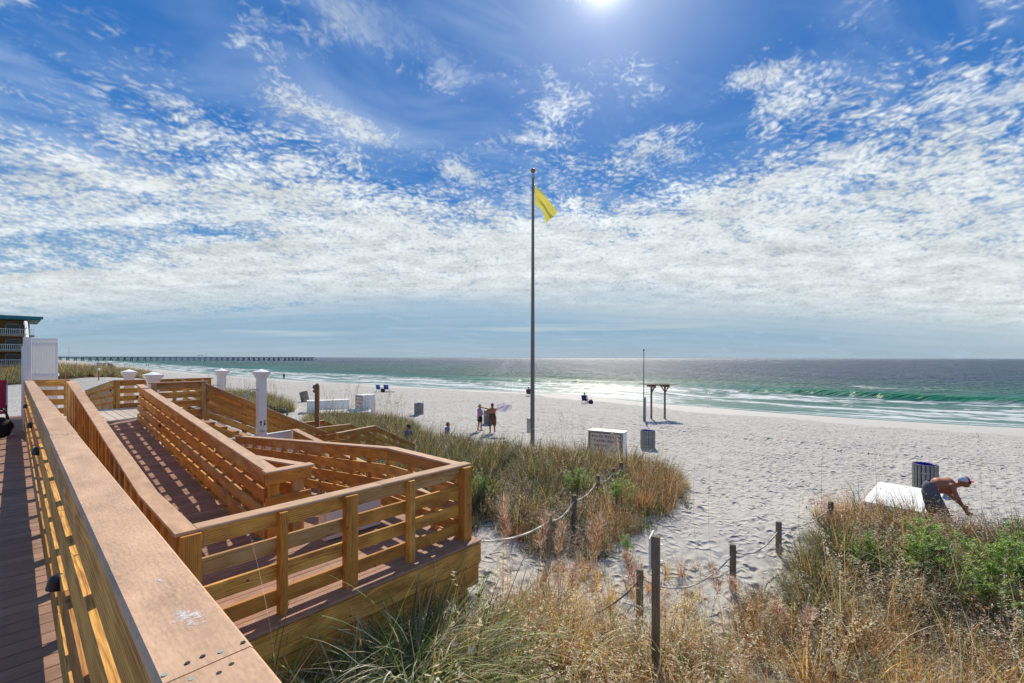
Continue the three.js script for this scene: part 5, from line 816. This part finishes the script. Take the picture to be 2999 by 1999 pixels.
// a standing figure: joints in metres; the face looks along +z
function figure({ drop = 0, lean = 0, armL, armR, legL, legR, girth = 1, headTurn = 0, hipZ = 0, height = 1.75 }) {
  const k = height / 1.75, v = (a) => a.map((x) => x * k);
  const hip = [0, 0.92, hipZ], chest = [0, 1.3 - drop * 0.5, hipZ + lean * 0.5], neck = [0, 1.46 - drop * 0.8, hipZ + lean * 0.75], head = [0, 1.61 - drop, hipZ + lean * (drop > 0.3 ? 0.92 : 1.1) + 0.02], Y = (v) => v - drop;
  const b = [[hip, [0, 1.1, hipZ + lean * 0.2], 0.135 * girth, 0.125 * girth, 0.75], [[0, 1.1, hipZ + lean * 0.2], chest, 0.125 * girth, 0.15 * girth, 0.72], [[-0.13, 1.38 - drop * 0.6, chest[2]], [0.13, 1.38 - drop * 0.6, chest[2]], 0.075, 0.075], [neck, head, 0.055, 0.058]];
  const face = [[[0, Y(1.585), head[2] + 0.03], [0, Y(1.66), head[2]], 0.075, 0.092], [[0, Y(1.62), head[2] + 0.09], [0, Y(1.6), head[2] + 0.115], 0.014, 0.018], [[-0.085, Y(1.62), head[2]], [-0.092, Y(1.64), head[2]], 0.022, 0.022], [[0.085, Y(1.62), head[2]], [0.092, Y(1.64), head[2]], 0.022, 0.022], [[0, Y(1.548), head[2] + 0.06], [0, Y(1.55), head[2] + 0.075], 0.03, 0.03]];
  const limb = [];
  for (const [s, a] of [[-1, armL], [1, armR]]) { const sh = [s * 0.19, 1.39 - drop * 0.6, chest[2]]; limb.push([sh, a[0], 0.055, 0.042], [a[0], a[1], 0.042, 0.03]); const d = a[1].map((x, i) => x - a[0][i]), n = Math.hypot(...d), u = d.map((x) => x / n), palm = a[1].map((x, i) => x + u[i] * 0.08); limb.push([a[1], palm, 0.03, 0.036]); limb.push(...fingers(palm, u, Math.abs(u[1]) > 0.6 ? [0, 0, 1] : [0, 1, 0])); }
  for (const [s, l] of [[-1, legL], [1, legR]]) { limb.push([[s * 0.09, 0.9, hipZ], l[0], 0.095 * girth, 0.06], [l[0], l[1], 0.062, 0.038], [l[1], [l[1][0] + s * 0.02, l[1][1] - 0.045, l[1][2] + 0.15], 0.04, 0.03]); }
  const sc = (list) => list.map(([p, q, ...r]) => [v(p), v(q), ...r.map((x, i) => (i < 2 ? x * k : x))]);
  return { body: sc([...b, ...face, ...limb]), torso: sc(b.slice(0, 3)), head: v(head), hip: v(hip), chest: v(chest), legL, legR, armL, armR, k, girth, hipZ };
}
const SKIN = (r, g, b) => std({ name: 'skin', color: col(r, g, b), roughness: 0.6 });
const CLOTH = (r, g, b) => std({ name: 'cloth', color: col(r, g, b), roughness: 0.9 });
function shorts(f, low = 0.62, grow = 0.022) { const k = f.k, out = [[f.hip, [0, f.hip[1] + 0.1 * k, f.hip[2]], (0.135 * f.girth + grow) * k, (0.128 * f.girth + grow) * k, 0.78]]; for (const [s, l] of [[-1, f.legL], [1, f.legR]]) { const a = [s * 0.09 * k, 0.9 * k, f.hip[2]], t = clamp((0.9 - low) / (0.9 - l[0][1])); out.push([a, a.map((x, i) => mix(x, l[0][i] * k, t)), (0.095 * f.girth + grow) * k, (0.085 + grow) * k]); } return out; }
function shirt(f, sleeve = 0.6) { const k = f.k, out = f.torso.map(([a, b, r0, r1, fl]) => [a, b, r0 + 0.018, r1 + 0.018, fl]); for (const [s, a] of [[-1, f.armL], [1, f.armR]]) { const sh = [s * 0.19 * k, 1.39 * k, f.chest[2]]; out.push([sh, sh.map((x, i) => mix(x, a[0][i] * k, sleeve)), 0.075 * k, 0.068 * k]); } return out; }
function hairOf(f, c, long = 0) { const [x, y, z] = f.head; return [[[x, y + 0.065, z - 0.02], [x, y + 0.03 - long, z - 0.04], 0.088, 0.085 - long * 0.1]]; }
function person(label, pos, turn, f, skin, dress, extra) {
  const g = thing('person', label, 'person', pos, turn, 'people on the beach');
  const far = pos[2] > 40; part(g, 'body', (f.made ??= skinOf(f.body, 0.025, far ? 48 : 80)), skin);
  for (const [n, bones, m] of dress) part(g, n, (bones.made ??= skinOf(bones, 0.03, far ? 32 : 46)), m);
  if (extra) extra(g); return g;
}
const legs = (a = 0, w = 0.1) => ({ legL: [[-w, 0.48, 0.03 + a], [-w - 0.01, 0.075, -0.03 + a * 1.6]], legR: [[w, 0.48, 0.03 - a], [w + 0.01, 0.075, -0.03 - a * 1.6]] });
{ // the couple
  const w = figure({ armL: [[-0.25, 1.14, 0.06], [-0.12, 1.06, 0.28]], armR: [[0.25, 1.14, 0.08], [0.14, 1.1, 0.3]], ...legs(0.03, 0.11), girth: 1.12, height: 1.66 });
  person('woman in a pink top and black shorts beside the bare-backed man', hit(1405, 1261), 2.2, w, SKIN(.4, .19, .11), [['top', shirt(w, 0.45).concat([[w.hip, [0, w.hip[1] + 0.1, w.hip[2]], 0.165, 0.16, 0.78]]), CLOTH(.42, .22, .36)], ['shorts', shorts(w, 0.68), CLOTH(.01, .01, .014)], ['hair', hairOf(w), CLOTH(.42, .34, .2)]]);
  const m = figure({ armL: [[-0.36, 1.5, -0.02], [-0.6, 1.62, 0.06]], armR: [[0.4, 1.46, 0.08], [0.66, 1.52, 0.12]], ...legs(0.05, 0.14), girth: 1.22, height: 1.82 });
  const floral = std({ name: 'floral_print', map: tex(256, 256, (u, v) => { const a = tn(u, v, 14, 14, 2), b = tn(u + 0.4, v, 18, 18, 2); return a > 0.18 ? [.75, .52, .4] : b > 0.15 ? [.2, .22, .16] : [.22, .15, .11]; }), roughness: 0.9 });
  const mp = hit(1442, 1268);
  person('bare-backed man in patterned shorts shaking out a pale towel', mp, Math.PI + 0.25, m, SKIN(.36, .125, .05), [['hair', hairOf(m), CLOTH(.13, .1, .08)]], (g) => {
    const s = skinOf(shorts(m, 0.52, 0.035), 0.03, 56), uv = []; for (let i = 0; i < s.attributes.position.count; i++) uv.push(s.attributes.position.getX(i) * 2, s.attributes.position.getY(i) * 2); s.setAttribute('uv', new THREE.Float32BufferAttribute(uv, 2)); part(g, 'shorts', s, floral);
    part(g, 'waistband', skinOf([[[0, m.hip[1] + 0.12, 0], [0, m.hip[1] + 0.14, 0], 0.19, 0.19, 0.78]], 0.02, 40), CLOTH(.01, .01, .01)); });
  const t = thing('beach_towel', 'pale towel held up in the wind by the bare-backed man', 'towel', [mp[0] + 0.25, mp[1] + 1.5, mp[2]]), P = [], I = [], n = 24, k = 12;
  for (let j = 0; j <= k; j++) for (let i = 0; i <= n; i++) { const u = i / n, v = j / k; P.push(u * 0.95, 0.22 - v * (0.5 - 0.2 * u) + 0.08 * u + 0.07 * Math.sin(u * 6 + v), 0.14 * Math.sin(u * 8 + v * 3) * (0.3 + u)); }
  for (let j = 0; j < k; j++) for (let i = 0; i < n; i++) { const a = j * (n + 1) + i; I.push(a, a + n + 1, a + 1, a + 1, a + n + 1, a + n + 2); }
  const tg = new THREE.BufferGeometry(); tg.setAttribute('position', new THREE.Float32BufferAttribute(P, 3)); tg.setIndex(I); tg.computeVertexNormals(); part(t, 'cloth', tg, new THREE.MeshPhysicalMaterial({ name: 'towel_cloth', color: col(.6, .56, .62), roughness: 1, transmission: 0.35, side: THREE.DoubleSide }));
  // man with the cap, bending forward in the grass at the right
  const c = figure({ drop: 0.4, lean: 0.6, hipZ: -0.1, armL: [[-0.3, 0.9, 0.26], [-0.24, 0.68, 0.4]], armR: [[0.32, 0.88, 0.3], [0.26, 0.7, 0.48]], ...legs(0.06, 0.13), girth: 1.15, height: 1.76 });
  const q = 10.25, x = (2742 - CX) / F * q;
  person('sunburnt man in a white and red cap bending beside the big white box', [x, 2.62 - 1.62, q].map((v, i) => (i === 1 ? sandAt(x, q, false) : v)), 1.15, c, SKIN(.4, .13, .065), [['shorts', shorts(c, 0.5), CLOTH(.12, .12, .14)]], (g) => {
    const [hx, hy, hz] = c.head; const cp = part(g, 'cap', moved(new THREE.SphereGeometry(0.112, 18, 10, 0, Math.PI * 2, 0, Math.PI / 2), hx, hy + 0.045, hz), CLOTH(.62, .62, .66)); part(cp, 'cap_front', moved(new THREE.SphereGeometry(0.114, 14, 10, Math.PI * 0.14, Math.PI * 0.72, 0.15, Math.PI / 2 - 0.15), hx, hy + 0.046, hz, 0, 0, 0), CLOTH(.5, .02, .03));
    part(cp, 'cap_brim', moved(new THREE.CylinderGeometry(0.105, 0.105, 0.012, 20, 1, false, -Math.PI / 2, Math.PI), hx, hy + 0.045, hz + 0.07).applyMatrix4(new THREE.Matrix4().makeScale(1, 1, 1)), CLOTH(.5, .02, .03)); part(g, 'sunglasses', box(0.15, 0.035, 0.03, hx, hy + 0.02, hz + 0.088), BLACK); });
  // two children at the edge of the grass
  const k1 = figure({ lean: 0.1, armL: [[-0.24, 1.15, 0.1], [-0.18, 0.95, 0.25]], armR: [[0.26, 1.15, 0.02], [0.3, 0.9, 0.1]], ...legs(0.06), height: 1.2 });
  person('child in blue crouching forward behind the dune grass, with reddish hair', hit(1308, 1313), 1.2, k1, SKIN(.4, .2, .13), [['shirt', shirt(k1, 0.8), CLOTH(.05, .1, .32)], ['shorts', shorts(k1, 0.5), CLOTH(.04, .08, .26)], ['hair', hairOf(k1), CLOTH(.4, .12, .06)]]);
  const k2 = figure({ lean: 0.05, armL: [[-0.24, 1.15, 0.06], [-0.22, 0.9, 0.2]], armR: [[0.25, 1.15, 0.02], [0.28, 0.9, 0.06]], ...legs(0.08), height: 1.25 });
  person('child in a grey blue top at the foot of the left dune grass', hit(1198, 1330), -0.6, k2, SKIN(.36, .2, .14), [['shirt', shirt(k2, 0.8), CLOTH(.1, .13, .25)], ['shorts', shorts(k2, 0.5), CLOTH(.05, .06, .09)], ['hair', hairOf(k2), CLOTH(.06, .045, .035)]]);
  // far figures
  const s = figure({ armL: [[-0.27, 1.14, 0.02], [-0.2, 1.0, 0.2]], armR: [[0.27, 1.14, 0.02], [0.2, 1.0, 0.2]], ...legs(0.02, 0.11), girth: 1.15, height: 1.78 });
  const dark = [['shirt', shirt(s, 0.9), CLOTH(.012, .014, .02)], ['trousers', shorts(s, 0.5), CLOTH(.02, .025, .04)], ['hair', hairOf(s), CLOTH(.02, .02, .02)]];
  person('lone dark figure standing at the edge of the water', hit(832, 1111), Math.PI, s, SKIN(.12, .07, .05), dark);
  person('distant dark figure walking on the beach near the pier, left of two', hit(430, 1073), 1.4, s, SKIN(.12, .07, .05), dark);
  person('distant dark figure walking on the beach near the pier, right of two', hit(435, 1074), 1.4, s, SKIN(.12, .07, .05), dark);
  // seated pair by the water, on camp chairs
  const seat = (label, px, py, turn, cs, ch, lab2) => {
    const p = hit(px, py), f = figure({ lean: -0.1, armL: [[-0.27, 1.12, 0.06], [-0.26, 1.0, 0.3]], armR: [[0.27, 1.12, 0.06], [0.26, 1.0, 0.3]], legL: [[-0.12, 0.88, 0.42], [-0.12, 0.5, 0.46]], legR: [[0.12, 0.88, 0.42], [0.14, 0.5, 0.52]], height: 1.74 });
    person(label, [p[0], p[1] - 0.44, p[2]], turn, f, SKIN(.3, .15, .09), [['shirt', shirt(f, 0.8), cs], ['shorts', [[f.hip, [-0.1, 0.87, 0.3], 0.14, 0.1], [f.hip, [0.1, 0.87, 0.3], 0.14, 0.1]], CLOTH(.03, .03, .06)], ['hair', hairOf(f), CLOTH(.03, .03, .03)]]);
    beachChair(lab2, px, py, turn, ch, 1.05); };
  seat('person in a pale shirt sitting in a blue chair near the water', 1713, 1181, 2.6, CLOTH(.5, .48, .5), col(.015, .02, .12), 'dark blue folding chair with a seated person, near the water');
  seat('person in a red top sitting near the water just left of the flagpole', 1549, 1160, 2.8, CLOTH(.25, .05, .05), col(.1, .03, .03), 'dark red folding chair partly behind the flagpole');
  { const p = hit(1730, 1182), b = thing('beach_bag', 'dark blue bag on the sand beside the occupied blue chair', 'bag', p); part(b, 'bag_body', moved(new THREE.SphereGeometry(0.3, 14, 10), 0, 0.22, 0).applyMatrix4(new THREE.Matrix4().makeScale(1, 0.9, 0.8)), CLOTH(.015, .02, .08)); part(b, 'strap', tube([[-0.2, 0.4, 0], [0, 0.58, 0], [0.2, 0.4, 0]], 0.025), BLACK); }
}

scene.traverse((o) => { if (o.isMesh) { o.castShadow = true; o.receiveShadow = true; } });
renderer.render(scene, camera);
